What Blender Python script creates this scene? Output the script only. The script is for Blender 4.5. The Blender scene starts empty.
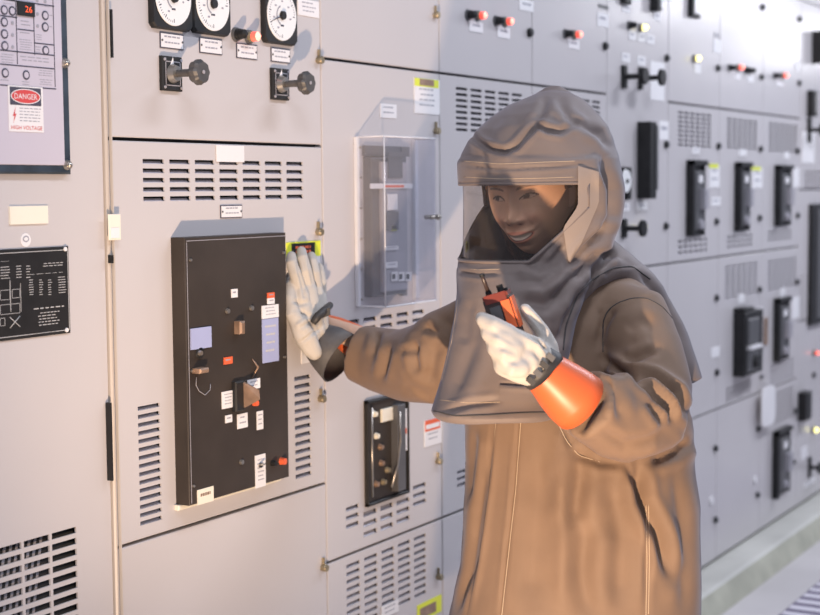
import bpy, bmesh, math, random
import numpy as np
from mathutils import Vector, Matrix
from mathutils.bvhtree import BVHTree
random.seed(5)
rng = np.random.RandomState(3)
scn = bpy.context.scene
COL = scn.collection

# ------------------------------------------------------------------ camera
FPX, AZ, PITCH, ROLL = 1500.0, .53150, .0791, -.0081
CAM = Vector((0, -1.9873, 1.62))
cF = Vector((math.cos(AZ)*math.cos(PITCH), math.sin(AZ)*math.cos(PITCH), -math.sin(PITCH)))
cR = Vector((math.sin(AZ), -math.cos(AZ), 0)); cU = cR.cross(cF)
cR, cU = cR*math.cos(ROLL)+cU*math.sin(ROLL), -cR*math.sin(ROLL)+cU*math.cos(ROLL)
cd = bpy.data.cameras.new('camera'); cam = bpy.data.objects.new('camera', cd); COL.objects.link(cam)
cd.sensor_width = 36; cd.lens = FPX/820*36; cd.clip_start = .05; cd.dof.use_dof = True; cd.dof.focus_distance = 3.0; cd.dof.aperture_fstop = 3.6
cam.matrix_world = Matrix(((cR.x, cU.x, -cF.x, CAM.x), (cR.y, cU.y, -cF.y, CAM.y), (cR.z, cU.z, -cF.z, CAM.z), (0, 0, 0, 1)))
scn.camera = cam
HF = Vector((math.cos(AZ), math.sin(AZ), 0)); HR = Vector((math.sin(AZ), -math.cos(AZ), 0)); UP = Vector((0, 0, 1))

def ray(x, y): return cF*FPX + cR*(x-410) + cU*(307.5-y)
def P(x, y, dep):                        # photo position + distance along the view -> world
    return CAM + ray(x, y)*(dep/FPX)
def W(x, y, d=0.0):                      # photo position on a plane d in front of the switchgear face
    r = ray(x, y); h = CAM + r*((-d-CAM.y)/r.y)
    return h.x, h.z
def wrect(x0, y0, x1, y1, d=0.0):          # solid boxes: left edge where the box meets the door, the rest on its front
    xc, yc = (x0+x1)/2, (y0+y1)/2
    return W(x0, yc, 0 if .008 < d < .036 or d > .04 and x0 > 600 else d)[0], W(x1, yc, d)[0], W(xc, y1, d)[1], W(xc, y0, d)[1]
def proj(v):
    q = v-CAM; z = q.dot(cF)
    return 410+FPX*q.dot(cR)/z, 307.5-FPX*q.dot(cU)/z, z

# ------------------------------------------------------------------ materials
MATS = {}
def mat(name, col, rough=.5, metal=0, var=.04, vscale=8, bump=0, bscale=60, emit=None, estr=0, spec=.5, sheen=0, coat=0, trans=None, attr=None, sss=0):
    if name in MATS: return MATS[name]
    m = bpy.data.materials.new(name); m.use_nodes = True; nt = m.node_tree; N = nt.nodes; L = nt.links
    b = N['Principled BSDF']
    b.inputs['Roughness'].default_value = rough; b.inputs['Metallic'].default_value = metal
    b.inputs['Specular IOR Level'].default_value = spec
    if sheen: b.inputs['Sheen Weight'].default_value = sheen; b.inputs['Sheen Roughness'].default_value = .45; b.inputs['Sheen Tint'].default_value = (.55, .68, 1, 1)
    if coat: b.inputs['Coat Weight'].default_value = coat; b.inputs['Coat Roughness'].default_value = .15
    if sss: b.inputs['Subsurface Weight'].default_value = sss; b.inputs['Subsurface Radius'].default_value = (.01, .004, .002)
    tc = N.new('ShaderNodeTexCoord')
    nz = N.new('ShaderNodeTexNoise'); nz.inputs['Scale'].default_value = vscale; nz.inputs['Detail'].default_value = 4
    L.new(tc.outputs['Object'], nz.inputs['Vector'])
    rp = N.new('ShaderNodeValToRGB')
    rp.color_ramp.elements[0].position = .3; rp.color_ramp.elements[1].position = .7
    c0 = [max(0, c*(1-var)) for c in col]; c1 = [min(1, c*(1+var)) for c in col]
    rp.color_ramp.elements[0].color = (*c0, 1); rp.color_ramp.elements[1].color = (*c1, 1)
    L.new(nz.outputs['Fac'], rp.inputs['Fac'])
    out = rp.outputs['Color']
    if attr:
        at = N.new('ShaderNodeAttribute'); at.attribute_name = attr
        mx = N.new('ShaderNodeMixRGB'); mx.blend_type = 'MULTIPLY'; mx.inputs['Fac'].default_value = 1
        L.new(out, mx.inputs['Color1']); L.new(at.outputs['Color'], mx.inputs['Color2']); out = mx.outputs['Color']
    L.new(out, b.inputs['Base Color'])
    if bump:
        n2 = N.new('ShaderNodeTexNoise'); n2.inputs['Scale'].default_value = bscale; n2.inputs['Detail'].default_value = 3
        L.new(tc.outputs['Object'], n2.inputs['Vector'])
        bp = N.new('ShaderNodeBump'); bp.inputs['Strength'].default_value = bump; bp.inputs['Distance'].default_value = .01
        L.new(n2.outputs['Fac'], bp.inputs['Height']); L.new(bp.outputs['Normal'], b.inputs['Normal'])
    if emit: b.inputs['Emission Color'].default_value = (*emit, 1); b.inputs['Emission Strength'].default_value = estr
    if trans:
        tr = N.new('ShaderNodeBsdfTransparent'); tr.inputs['Color'].default_value = (*trans, 1)
        gl = N.new('ShaderNodeBsdfGlossy'); gl.inputs['Roughness'].default_value = rough; gl.inputs['Color'].default_value = (.9, .9, .95, 1)
        lw = N.new('ShaderNodeLayerWeight'); pw = N.new('ShaderNodeMath'); pw.operation = 'POWER'; pw.inputs[1].default_value = 4
        L.new(lw.outputs['Facing'], pw.inputs[0]); ma = N.new('ShaderNodeMath'); ma.operation = 'MULTIPLY_ADD'; ma.inputs[1].default_value = .5; ma.inputs[2].default_value = .035
        L.new(pw.outputs[0], ma.inputs[0]); fr = ma
        df = N.new('ShaderNodeBsdfDiffuse'); L.new(out, df.inputs['Color'])
        m1 = N.new('ShaderNodeMixShader'); m1.inputs[0].default_value = metal
        L.new(tr.outputs[0], m1.inputs[1]); L.new(df.outputs[0], m1.inputs[2])
        m2 = N.new('ShaderNodeMixShader'); L.new(fr.outputs[0], m2.inputs[0]); L.new(m1.outputs[0], m2.inputs[1]); L.new(gl.outputs[0], m2.inputs[2])
        L.new(m2.outputs[0], N['Material Output'].inputs['Surface'])
    MATS[name] = m
    return m

PAINT = mat('grey_paint', (.56, .535, .54), .21, var=.025, vscale=1.6, bump=.02, bscale=120)
PAINTB = mat('post_paint', (.52, .47, .42), .4, var=.04, vscale=3)
RELAYP = mat('relay_face', (.55, .52, .6), .4, var=.03, vscale=3)
GAP = mat('gap_shade', (.02, .02, .022), .7)  # near-black body colour stands in for shade in door gaps and vent slots
BLACK = mat('black_plastic', (.02, .02, .021), .45, var=.2, vscale=20, spec=.25)
BLACK2 = mat('black_breaker', (.040, .032, .027), .5, spec=.3, var=.3, vscale=5, bump=.03, bscale=40)
NAVY = mat('navy_gasket', (.03, .045, .065), .45, var=.3, vscale=30)
WHITE = mat('white_label', (.78, .77, .78), .5, var=.02)
CREAM = mat('cream_label', (.82, .78, .66), .5, var=.02)
DIAL = mat('dial_white', (.82, .83, .83), .35, var=.01)
BLUEL = mat('blue_label', (.36, .40, .62), .45, var=.05)
INK = mat('ink', (.06, .06, .09), .6)
INKG = mat('ink_grey', (.33, .33, .38), .6)
INKW = mat('ink_white', (.5, .5, .5), .6)
RED = mat('red_label', (.62, .07, .07), .45)
REDO = mat('orange_red', (.75, .13, .05), .45)
YEL = mat('yellow_green_label', (.72, .78, .05), .45)
STEEL = mat('steel', (.45, .42, .38), .32, metal=.85, var=.15, vscale=30)
BRASS = mat('worn_brass', (.36, .30, .2), .4, metal=.6, var=.25, vscale=40)
COPPER = mat('worn_copper', (.36, .24, .17), .4, metal=.5, var=.2, vscale=40)
LOUV = mat('louver_paint', (.56, .54, .6), .45)
LEDR = mat('lit_red', (.9, .2, .15), .3, emit=(1, .05, .03), estr=1.1)
LEDW = mat('lit_core', (1, .5, .4), .3, emit=(1, .22, .15), estr=2.6)
LEDY = mat('lit_yellow', (.9, .85, .4), .3, emit=(1, .9, .3), estr=2.5)
SEG = mat('display_red', (.5, .05, .02), .4, emit=(1, .12, .03), estr=1.3)
CLEAR = mat('clear_acrylic', (.8, .8, .84), .06, metal=.07, trans=(.93, .93, .95))
DGREY = mat('device_grey', (.095, .095, .10), .4, var=.15)
KNOB = mat('knob_grey', (.075, .072, .072), .45, var=.2, vscale=30)
MGREY = mat('device_mid_grey', (.34, .33, .36), .45, var=.1)

# ------------------------------------------------------------------ mesh builder
class MB:
    def __init__(s): s.v = []; s.f = []; s.mi = []; s.mats = []; s.sm = []
    def _m(s, m):
        if m not in s.mats: s.mats.append(m)
        return s.mats.index(m)
    def add(s, vs, fs, m, smooth=False):
        o = len(s.v); s.v += [Vector(v) for v in vs]; k = s._m(m)
        for f in fs: s.f.append([i+o for i in f]); s.mi.append(k); s.sm.append(smooth)
        return s
    def box(s, x0, x1, y0, y1, z0, z1, m, bev=0.0):
        if bev and min(x1-x0, z1-z0) > 2.2*bev:      # chamfered on the front (-y) side
            b = bev
            vs = [(x0, y1, z0), (x1, y1, z0), (x1, y1, z1), (x0, y1, z1), (x0, y0+b, z0), (x1, y0+b, z0), (x1, y0+b, z1), (x0, y0+b, z1),
                  (x0+b, y0, z0+b), (x1-b, y0, z0+b), (x1-b, y0, z1-b), (x0+b, y0, z1-b)]
            fs = [(0, 3, 2, 1), (0, 1, 5, 4), (1, 2, 6, 5), (2, 3, 7, 6), (3, 0, 4, 7), (4, 5, 9, 8), (5, 6, 10, 9), (6, 7, 11, 10), (7, 4, 8, 11), (8, 9, 10, 11)]
            return s.add(vs, fs, m)
        vs = [(x0, y0, z0), (x1, y0, z0), (x1, y1, z0), (x0, y1, z0), (x0, y0, z1), (x1, y0, z1), (x1, y1, z1), (x0, y1, z1)]
        return s.add(vs, [(0, 3, 2, 1), (4, 5, 6, 7), (0, 1, 5, 4), (1, 2, 6, 5), (2, 3, 7, 6), (3, 0, 4, 7)], m)
    def obox(s, c, ax, ay, az, m):                   # oriented box by half-axis vectors
        c = Vector(c); vs = [c+ax*i+ay*j+az*k for k in (-1, 1) for j in (-1, 1) for i in (-1, 1)]
        return s.add(vs, [(0, 2, 3, 1), (4, 5, 7, 6), (0, 1, 5, 4), (1, 3, 7, 5), (3, 2, 6, 7), (2, 0, 4, 6)], m)
    def cone(s, p0, p1, r0, r1, m, n=20, smooth=True, sq=1.0):
        p0, p1 = Vector(p0), Vector(p1); d = (p1-p0).normalized()
        a = d.orthogonal().normalized(); b = d.cross(a)
        if abs(d.y) > .9: a = Vector((1, 0, 0)); b = d.cross(a)
        vs = []
        for p, r in ((p0, r0), (p1, r1)):
            for i in range(n):
                t = 2*math.pi*(i+.5)/n; vs.append(p+a*(r*math.cos(t))+b*(r*math.sin(t)))
        s.add(vs, [(i, (i+1) % n, n+(i+1) % n, n+i) for i in range(n)], m, smooth)
        s.add(vs[:n], [tuple(range(n))[::-1]], m); s.add(vs[n:], [tuple(range(n))], m)
        return s
    def tube(s, pts, r, m, n=8, smooth=True):
        pts = [Vector(p) for p in pts]; R = r if hasattr(r, '__len__') else [r]*len(pts)
        vs = []; prev = None
        for i, p in enumerate(pts):
            d = (pts[min(i+1, len(pts)-1)]-pts[max(i-1, 0)]).normalized()
            a = d.orthogonal() if prev is None else prev-d*prev.dot(d)
            a.normalize(); prev = a; b = d.cross(a)
            for k in range(n):
                t = 2*math.pi*k/n; vs.append(p+(a*math.cos(t)+b*math.sin(t))*R[i])
        fs = [(i*n+k, i*n+(k+1) % n, (i+1)*n+(k+1) % n, (i+1)*n+k) for i in range(len(pts)-1) for k in range(n)]
        fs += [tuple(range(n))[::-1], tuple(range((len(pts)-1)*n, len(pts)*n))]
        return s.add(vs, fs, m, smooth)
    def ball(s, c, r, m, n=12, sc=(1, 1, 1)):
        c = Vector(c); vs = []; fs = []
        for j in range(n+1):
            th = math.pi*j/n
            for i in range(2*n):
                ph = math.pi*i/n
                vs.append(c+Vector((r*sc[0]*math.sin(th)*math.cos(ph), r*sc[1]*math.sin(th)*math.sin(ph), r*sc[2]*math.cos(th))))
        for j in range(n):
            for i in range(2*n):
                a = j*2*n+i; b = j*2*n+(i+1) % (2*n); fs.append((a, a+2*n, b+2*n, b))
        return s.add(vs, fs, m, True)
    def build(s, name, parent=None, label=None):
        me = bpy.data.meshes.new(name)
        org = tree_origin(parent) if parent is not None else Vector((0, 0, 0))
        me.from_pydata([tuple(v-org) for v in s.v], [], s.f)
        for m in s.mats: me.materials.append(m)
        me.polygons.foreach_set('material_index', s.mi); me.polygons.foreach_set('use_smooth', s.sm)
        me.update()
        o = bpy.data.objects.new(name, me); COL.objects.link(o)
        if parent is not None: o.parent = parent
        if label: o['label'] = label
        return o

def tree_origin(o):
    v = Vector((0, 0, 0))
    while o is not None: v += o.location; o = o.parent
    return v
def thing(name, label, cat, loc, group=None):
    o = bpy.data.objects.new(name, None); COL.objects.link(o); o.location = loc; o.empty_display_size = .1
    o['label'] = label; o['category'] = cat
    if group: o['group'] = group
    return o
def struct(o): o['kind'] = 'structure'; return o

# ------------------------------------------------------------------ switchgear pieces
def panel(name, par, x0, x1, z0, z1, holes=(), m=PAINT, y=0.0, th=.02, gap=.0022, bev=.002):
    """sheet-metal door with real slots cut in it"""
    x0 += gap; x1 -= gap; z0 += gap*1.6; z1 -= gap*1.6
    mb = MB(); b = bev
    ix0, ix1, iz0, iz1 = x0+b, x1-b, z0+b, z1-b
    hs = [h for h in holes if h[0] > ix0 and h[1] < ix1 and h[2] > iz0 and h[3] < iz1]
    rd = lambda v: round(v, 5)
    xs = sorted({rd(ix0), rd(ix1), *[rd(h[0]) for h in hs], *[rd(h[1]) for h in hs]})
    zs = sorted({rd(iz0), rd(iz1), *[rd(h[2]) for h in hs], *[rd(h[3]) for h in hs]})
    for j in range(len(zs)-1):
        run = None
        for i in range(len(xs)-1):
            cx, cz = (xs[i]+xs[i+1])/2, (zs[j]+zs[j+1])/2
            inh = any(h[0] < cx < h[1] and h[2] < cz < h[3] for h in hs)
            if not inh and run is None: run = xs[i]
            if inh and run is not None:
                mb.add([(run, y, zs[j]), (xs[i], y, zs[j]), (xs[i], y, zs[j+1]), (run, y, zs[j+1])], [(0, 1, 2, 3)], m); run = None
        if run is not None:
            mb.add([(run, y, zs[j]), (xs[-1], y, zs[j]), (xs[-1], y, zs[j+1]), (run, y, zs[j+1])], [(0, 1, 2, 3)], m)
    for h in hs:
        d = y+.004
        mb.add([(h[0], y, h[2]), (h[1], y, h[2]), (h[1], y, h[3]), (h[0], y, h[3]), (h[0], d, h[2]), (h[1], d, h[2]), (h[1], d, h[3]), (h[0], d, h[3])],
               [(0, 4, 5, 1), (1, 5, 6, 2), (2, 6, 7, 3), (3, 7, 4, 0)], m)
    o = [(x0, y+b*.6, z0), (x1, y+b*.6, z0), (x1, y+b*.6, z1), (x0, y+b*.6, z1)]
    n_ = [(ix0, y, iz0), (ix1, y, iz0), (ix1, y, iz1), (ix0, y, iz1)]
    k = [(x0, y+th, z0), (x1, y+th, z0), (x1, y+th, z1), (x0, y+th, z1)]
    mb.add(o+n_+k, [(0, 1, 5, 4), (1, 2, 6, 5), (2, 3, 7, 6), (3, 0, 4, 7), (8, 9, 1, 0), (9, 10, 2, 1), (10, 11, 3, 2), (11, 8, 0, 3)], m)
    return mb.build(name, par)

def slots(r, cols, rows, cg=.22, rg=.45):
    """r = X0,X1,Z0,Z1 -> slot rectangles"""
    X0, X1, Z0, Z1 = r; w = (X1-X0)/(cols-cg if cols > 1 else 1); h = (Z1-Z0)/(rows-rg if rows > 1 else 1)
    out = []
    for i in range(cols):
        for j in range(rows):
            a = X0+i*w; c = Z0+j*h
            out.append((a, a+w*(1-cg) if cols > 1 else X1, c, c+h*(1-rg)))
    return out
def louvers(par, hs, y=0.0, m=LOUV, slope=.62):
    mb = MB()
    for h in hs:
        zt = h[2]+(h[3]-h[2])*slope
        mb.add([(h[0]-.001, y+.004, h[2]-.001), (h[1]+.001, y+.004, h[2]-.001), (h[1]+.001, y+.012, zt), (h[0]-.001, y+.012, zt)], [(0, 1, 2, 3)], m)
    return mb.build('vent_louver', par)

def bars(mb, x0, x1, z0, z1, n, y, m=INKG, fill=.26, words=4):
    h = (z1-z0)/n
    for j in range(n):
        zt = z1-j*h-h*.25; x = x0+(x1-x0)*random.uniform(0, .12); e = x1-(x1-x0)*random.uniform(0, .15)
        while x < e-.002:
            w = min((x1-x0)/words*random.uniform(.4, 1), e-x)
            mb.box(x, x+w, y-.0004, y, zt-h*fill, zt, m); x += w+(x1-x0)*.05
def plate(par, px, name='nameplate', m=WHITE, n=2, d=0.0, th=.002, ink=INKG, border=False, screws=False, label=None):
    x0, x1, z0, z1 = wrect(*px, d) if len(px) == 4 and px[2] > 3.7 or px[0] > 3.7 else px
    mb = MB(); y = -d-th
    if border: mb.box(x0, x1, y, -d, z0, z1, INK); e = .0022; mb.box(x0+e, x1-e, y-.0006, y, z0+e, z1-e, m); y -= .0006
    else: mb.box(x0, x1, y, -d, z0, z1, m)
    w, h = x1-x0, z1-z0
    if n: bars(mb, x0+w*.16, x1-w*.16, z0+h*.16, z1-h*.1, n, y, ink)
    if screws:
        for sx in (x0+w*.07, x1-w*.07): mb.cone((sx, y, z0+h*.5), (sx, y-.0015, z0+h*.5), .0025, .002, DGREY, 8)
    return mb.build(name, par, label)
def latch(par, px, py, m=BRASS, r=.0095, flag=True):
    X, Z = W(px, py, .01); mb = MB()
    mb.cone((X, 0, Z), (X, -.012, Z), r*.85, r, m, 14); mb.cone((X, -.012, Z), (X, -.016, Z), r, r*.8, m, 14)
    if flag: mb.box(X-.0015, X+.0015, -.008, -.001, Z+r*.6, Z+r*2.6, m)
    return mb.build('latch', par)
def dot_latch(par, px, py, r=.013):
    X, Z = W(px, py, .01); mb = MB()
    mb.cone((X, 0, Z), (X, -.010, Z), r*1.05, r, BLACK, 14); mb.cone((X, -.010, Z), (X, -.016, Z), r*.6, r*.5, DGREY, 12)
    return mb.build('latch', par)
def lamp(par, px, py, lit=None, r=.011):
    X, Z = W(px, py, .018); mb = MB()
    mb.cone((X, 0, Z), (X, -.006, Z), r*1.45, r*1.35, DGREY, 16); mb.cone((X, -.006, Z), (X, -.014, Z), r*1.1, r*1.1, BRASS if lit else BLACK, 16)
    m = lit or BLACK
    mb.cone((X, -.014, Z), (X, -.026, Z), r, r*.9, m, 16); mb.cone((X, -.026, Z), (X, -.031, Z), r*.9, r*.4, LEDW if lit is LEDR else m, 16)
    o = mb.build('indicator_lamp', par)
    o['label'] = {LEDR: 'indicator lamp glowing red', LEDY: 'indicator lamp glowing yellow'}.get(lit, 'unlit black indicator lamp')
    return o
def textmesh(mb, txt, xc, zc, h, y, m, width=None, shear=0):
    cu = bpy.data.curves.new('t', 'FONT'); cu.body = txt; cu.size = 1; cu.align_x = 'CENTER'; cu.resolution_u = 2; cu.shear = shear
    o = bpy.data.objects.new('t', cu); COL.objects.link(o)
    dg = bpy.context.evaluated_depsgraph_get(); me = bpy.data.meshes.new_from_object(o.evaluated_get(dg))
    xs = [v.co.x for v in me.vertices]; ys = [v.co.y for v in me.vertices]
    x0, x1, y0, y1 = min(xs), max(xs), min(ys), max(ys); sx = (width/(x1-x0)) if width else h/(y1-y0); sy = h/(y1-y0)
    mb.add([(xc+(v.co.x-(x0+x1)/2)*sx, y, zc+(v.co.y-(y0+y1)/2)*sy) for v in me.vertices], [tuple(p.vertices) for p in me.polygons], m)
    bpy.data.objects.remove(o); bpy.data.curves.remove(cu); bpy.data.meshes.remove(me)

WD = .5715
B0 = 2.228; BX = [B0, B0+.7467]
for i in range(9): BX.append(BX[-1]+WD)
ZT, ZM, ZL, ZB, ZTOP = 1.929, 1.335, .717, .10, 2.475
def cabinet(i, label, group='grey switchgear cabinets in the row', x0=None, x1=None):
    x0 = BX[i] if x0 is None else x0; x1 = BX[i+1] if x1 is None else x1
    t = thing('switchgear_cabinet', label, 'electrical cabinet', (x0, 0, .09), group)
    mb = MB(); mb.box(x0+.0005, x1-.0005, .02, 1.0, .09, 2.6, GAP)
    mb.box(x0+.0005, x1-.0005, .004, .02, ZTOP+.004, 2.6, PAINT)
    mb.build('body', t)
    return t

# ================================================================== leftmost cabinet
cabA = cabinet(0, 'leftmost grey cabinet with relay panel, black diagram plate and lower grille', x0=.95, x1=BX[0]-.001)
gr = wrect(0, 528, 77, 615)
# grille: rows parallel to the floor, three visible columns and more out of frame
gx1 = W(77, 560)[0]; colw = (gx1-W(50, 560)[0])
zt, zb = W(64, 530)[1], W(64, 608)[1]
rowh = (zt-zb)/7.0
hs = []
for c in range(5):
    for r_ in range(12):
        hs.append((gx1-(c+1)*colw+colw*.09, gx1-c*colw, zt-(r_+1)*rowh+rowh*.42, zt-r_*rowh))
xp = W(101.5, 60)[0]
panel('door', cabA, .95, xp, .10, ZTOP, hs)
mb = MB()
for k in range(26):      # filter strips behind the grille
    a = gx1-5*colw+k*.0155
    mb.add([(a, .0195, zt-.2), (a+.007, .0195, zt-.2), (a+.047, .0195, zt+.02), (a+.040, .0195, zt+.02)], [(0, 1, 2, 3)], MGREY) if a < gx1-colw-.03 else None
mb.build('grille_backing', cabA)
mb = MB(); mb.box(xp, BX[0]-.003, -.006, .02, .10, ZTOP, PAINTB, .003); mb.box((xp+BX[0])/2+.006, BX[0]-.003, -.012, -.006, .1, ZTOP, PAINTB, .002); mb.build('corner_post', cabA, 'narrow beige corner post')
for (py0, py1) in ((10, 58), (255, 263), (402, 480)):
    X, z0 = W(108, py1); _, z1 = W(108, py0)
    MB().box(X-.004, X+.0005, -.014, -.002, z0, z1, BLACK).build('hinge', cabA, 'black hinge strip')
X0, X1, Z0, Z1 = wrect(103, 214, 115, 240); mb = MB(); mb.box(X0, X1, -.0155, -.0125, Z0, Z1, CREAM, .001); mb.box(X0+.004, X1-.006, -.0165, -.0155, Z0+.004, Z0+.024, WHITE); mb.build('tape', cabA, 'piece of cream tape')
# relay panel
d = .014
rp = W(70, 90, d)[0]; zbt = W(40, 174, d)[1]
mb = MB(); mb.box(1.78, rp, -d, 0, zbt, 2.12, NAVY, .004); relay = mb.build('relay_panel', cabA, 'relay panel with dark blue frame')
fx1, fz0 = W(62.5, 90, d)[0], W(35, 165, d)[1]
MB().box(1.80, fx1, -d-.002, -d, fz0, 2.10, RELAYP, .001).build('face_plate', relay, 'pale lavender face plate')
for (a, b) in ((64.5, 63), (67, 165)):
    X, Z = W(a, b, d); MB().cone((X, -d, Z), (X, -d-.006, Z), .010, .008, STEEL, 14).ball((X, -d-.006, Z), .0065, STEEL, 6).build('screw', relay)
d = .0079
y = -.016
mb = MB()
def ln(a, b, w=.0009, m=INK):
    (xa, za), (xb, zb_) = W(*a, .016), W(*b, .016)
    if abs(a[0]-b[0]) > abs(a[1]-b[1]): zm = (za+zb_)/2; mb.box(min(xa, xb), max(xa, xb), y-.0005, y, zm-w, zm+w, m)
    else: xm = (xa+xb)/2; mb.box(xm-w*.8, xm+w*.8, y-.0005, y, min(za, zb_), max(za, zb_), m)
for a, b in [((0, 87), (56, 87)), ((54, 0), (54, 87)), ((0, 0), (54, 5)), ((0, 16), (17, 17)), ((16.5, 2), (16.5, 64)), ((34, 5), (34, 55)), ((17, 29.5), (34, 30.5)),
             ((0, 52.5), (54, 53)), ((34, 43.5), (54, 44.5)), ((0, 66), (54, 67)), ((0, 0), (17, 0))]: ln(a, b, .0011)
mb.build('panel_lines', relay)
mb = MB()
for (a, b, c, e, n) in [(20, 20, 30, 27, 2), (20, 31.5, 30, 35, 1), (19, 39, 32, 51, 5), (36, 34, 42, 41, 3), (35.5, 46, 41, 54, 3), (20, 56.5, 50, 63, 2), (0, 53.5, 14, 64, 4),
                        (38, 70, 53, 77, 3), (39, 79, 53, 86, 3), (0, 79, 10, 82, 1), (22, 81, 30, 86, 2), (49, 14.5, 53, 17, 1), (49, 26, 53, 28, 1), (2, 3, 14, 4.5, 1), (36, 5.5, 50, 7, 1)]:
    (x0, z1), (x1, z0) = W(a, (b+e)/2, .016), W(c, (b+e)/2, .016); z0, z1 = W((a+c)/2, e, .016)[1], W((a+c)/2, b, .016)[1]; bars(mb, x0, x1, z0, z1, n, y, INKG)
mb.build('printed_text', relay)
def ring(px, py, r=.0085, dot=False):
    X, Z = W(px, py, .016); q = MB()
    if dot: q.cone((X, y, Z), (X, y-.001, Z), r, r, INKG, 12)
    else:
        q.cone((X, y, Z), (X, y-.001, Z), r, r, INK, 20); q.cone((X, y-.001, Z), (X, y-.0014, Z), r*.66, r*.66, RELAYP, 20)
    q.build('indicator_light' if dot else 'push_button', relay)
for p in [(4, 10), (12, 11), (4, 22), (4.2, 34), (4.6, 46), (5, 73), (45, 15.5), (45, 27), (45.5, 50.5), (26, 75)]: ring(*p)
for p in [(12.3, 23), (12.4, 35), (12.5, 47), (37.3, 14), (37.5, 26), (37, .5), (45, 1.5)]: ring(*p, r=.0032, dot=True)
x0, x1, z0, z1 = wrect(13.5, 2.5, 30.5, 16.5, d)
q = MB(); q.box(x0, x1, y-.003, y, z0, z1, BLACK); textmesh(q, '26', x0+(x1-x0)*.62, (z0+z1)/2, (z1-z0)*.45, y-.0034, SEG, (x1-x0)*.4); q.build('display', relay, 'black display with glowing red digits')
# danger sign
x0, x1, z0, z1 = wrect(5, 86.5, 39.5, 132, d); q = MB(); h = z1-z0; w = x1-x0; xc = (x0+x1)/2
q.box(x0, x1, y-.0012, y, z0, z1, WHITE); y2 = y-.0012
q.box(x0+w*.04, x1-w*.06, y2-.0004, y2, z1-h*.42, z1-h*.03, INK)
def ell(q, xc, zc, rx, rz, yy, m, n=40):
    q.add([(xc+rx*math.cos(2*math.pi*i/n), yy, zc+rz*math.sin(2*math.pi*i/n)) for i in range(n)], [tuple(range(n))], m)
zc = z1-h*.225
ell(q, xc-w*.01, zc, w*.43, h*.165, y2-.0006, WHITE); ell(q, xc-w*.01, zc, w*.405, h*.145, y2-.0008, RED)
textmesh(q, 'DANGER', xc-w*.01, zc, h*.12, y2-.0011, WHITE, w*.66)
textmesh(q, 'HIGH VOLTAGE', xc, z0+h*.09, h*.085, y2-.0005, RED, w*.9)
bars(q, x0+w*.3, x1-w*.06, z0+h*.2, z0+h*.54, 5, y2, INKG)
bx = x0+w*.15; bz = z0+h*.35
q.add([(bx+.004, y2-.0005, bz+.016), (bx-.004, y2-.0005, bz-.001), (bx, y2-.0005, bz-.001), (bx-.003, y2-.0005, bz-.014), (bx+.005, y2-.0005, bz+.003), (bx+.001, y2-.0005, bz+.003)], [(0, 1, 2, 3, 4, 5)], RED)
q.build('danger_sign', relay, 'white danger high voltage sign with red oval')
plate(cabA, (9, 206, 47, 224), 'blank_label', CREAM, 0, th=.003, label='blank cream label')
X, Z = W(25.5, 240); q = MB(); q.cone((X, 0, Z), (X, -.001, Z), .0125, .0125, WHITE, 20); ell(q, X, Z+.002, .008, .006, -.0014, INKG); ell(q, X, Z+.002, .005, .0035, -.0016, WHITE); q.build('round_sticker', cabA, 'small round white sticker')
# schematic plate
xr, zt_, zb_ = W(68.5, 290)[0], W(60, 246.5)[1], W(60, 334)[1]
xl = 1.80; q = MB(); q.box(xl, xr, -.004, 0, zb_, zt_, BLACK, .002)
def fr(q, a, b, c, e, w, yy, m):
    q.box(a, b, yy-.0004, yy, c, c+w, m); q.box(a, b, yy-.0004, yy, e-w, e, m); q.box(a, a+w, yy-.0004, yy, c, e, m); q.box(b-w, b, yy-.0004, yy, c, e, m)
fr(q, xl+.005, xr-.004, zb_+.006, zt_-.006, .0012, -.004, INKW)
sch = q.build('diagram_plate', cabA, 'black schematic plate with pale diagram')
q = MB()
for (a, b, c, e, n) in [(22, 273, 65, 274.5, 1), (0, 261, 10, 262, 1), (40, 250, 60, 251, 1), (42, 262, 66, 267, 2), (0, 266, 10, 280, 5), (16, 265, 22, 279, 5), (26, 265, 31, 279, 5),
                        (29, 279, 34, 296, 7), (39, 279, 43, 296, 7), (48, 279, 52, 296, 7), (58, 276, 66, 294, 7), (31, 306, 66, 310, 1), (38, 311, 60, 326, 5), (32, 332, 62, 333.5, 1)]:
    x0, x1, z0, z1 = wrect(a, b, c, e, .004); bars(q, x0, x1, z0, z1, n, -.004, INKW, words=2 if c-a < 12 else 5)
for (a, b, c, e) in [(0, 290, 10, 300), (12, 289, 20, 298), (0, 304, 20, 314), (10, 280, 10.6, 312), (20.5, 283, 21, 312), (0, 318, 5, 326)]:
    x0, x1, z0, z1 = wrect(a, b, c, e, .004); fr(q, x0, x1, z0, z1, .0008, -.004, INKW)
(xa, za), (xb, zc_) = W(10, 328, .0045), W(20, 316, .0045)
q.tube([(xa, -.0045, za), (xb, -.0045, zc_)], .0008, INKW, 4); q.tube([(xa, -.0045, zc_), (xb, -.0045, za)], .0008, INKW, 4)
q.build('printed_diagram', sch)
for (a, b) in ((65.5, 249), (67, 330)):
    X, Z = W(a, b, .005); MB().cone((X, -.004, Z), (X, -.006, Z), .0045, .004, WHITE, 10).build('rivet', sch)

# ================================================================== cabinet 1 (meters + black breaker)
cab1 = cabinet(1, 'widest grey cabinet with round dial meters above the big black breaker unit', x0=BX[0], x1=BX[1])
ZA, ZC = 1.722, .914
top = panel('door', cab1, BX[1-1], BX[1], ZA, ZTOP)
h1 = slots(wrect(143, 160.5, 303, 200), 7, 5, .2, .5)
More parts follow.
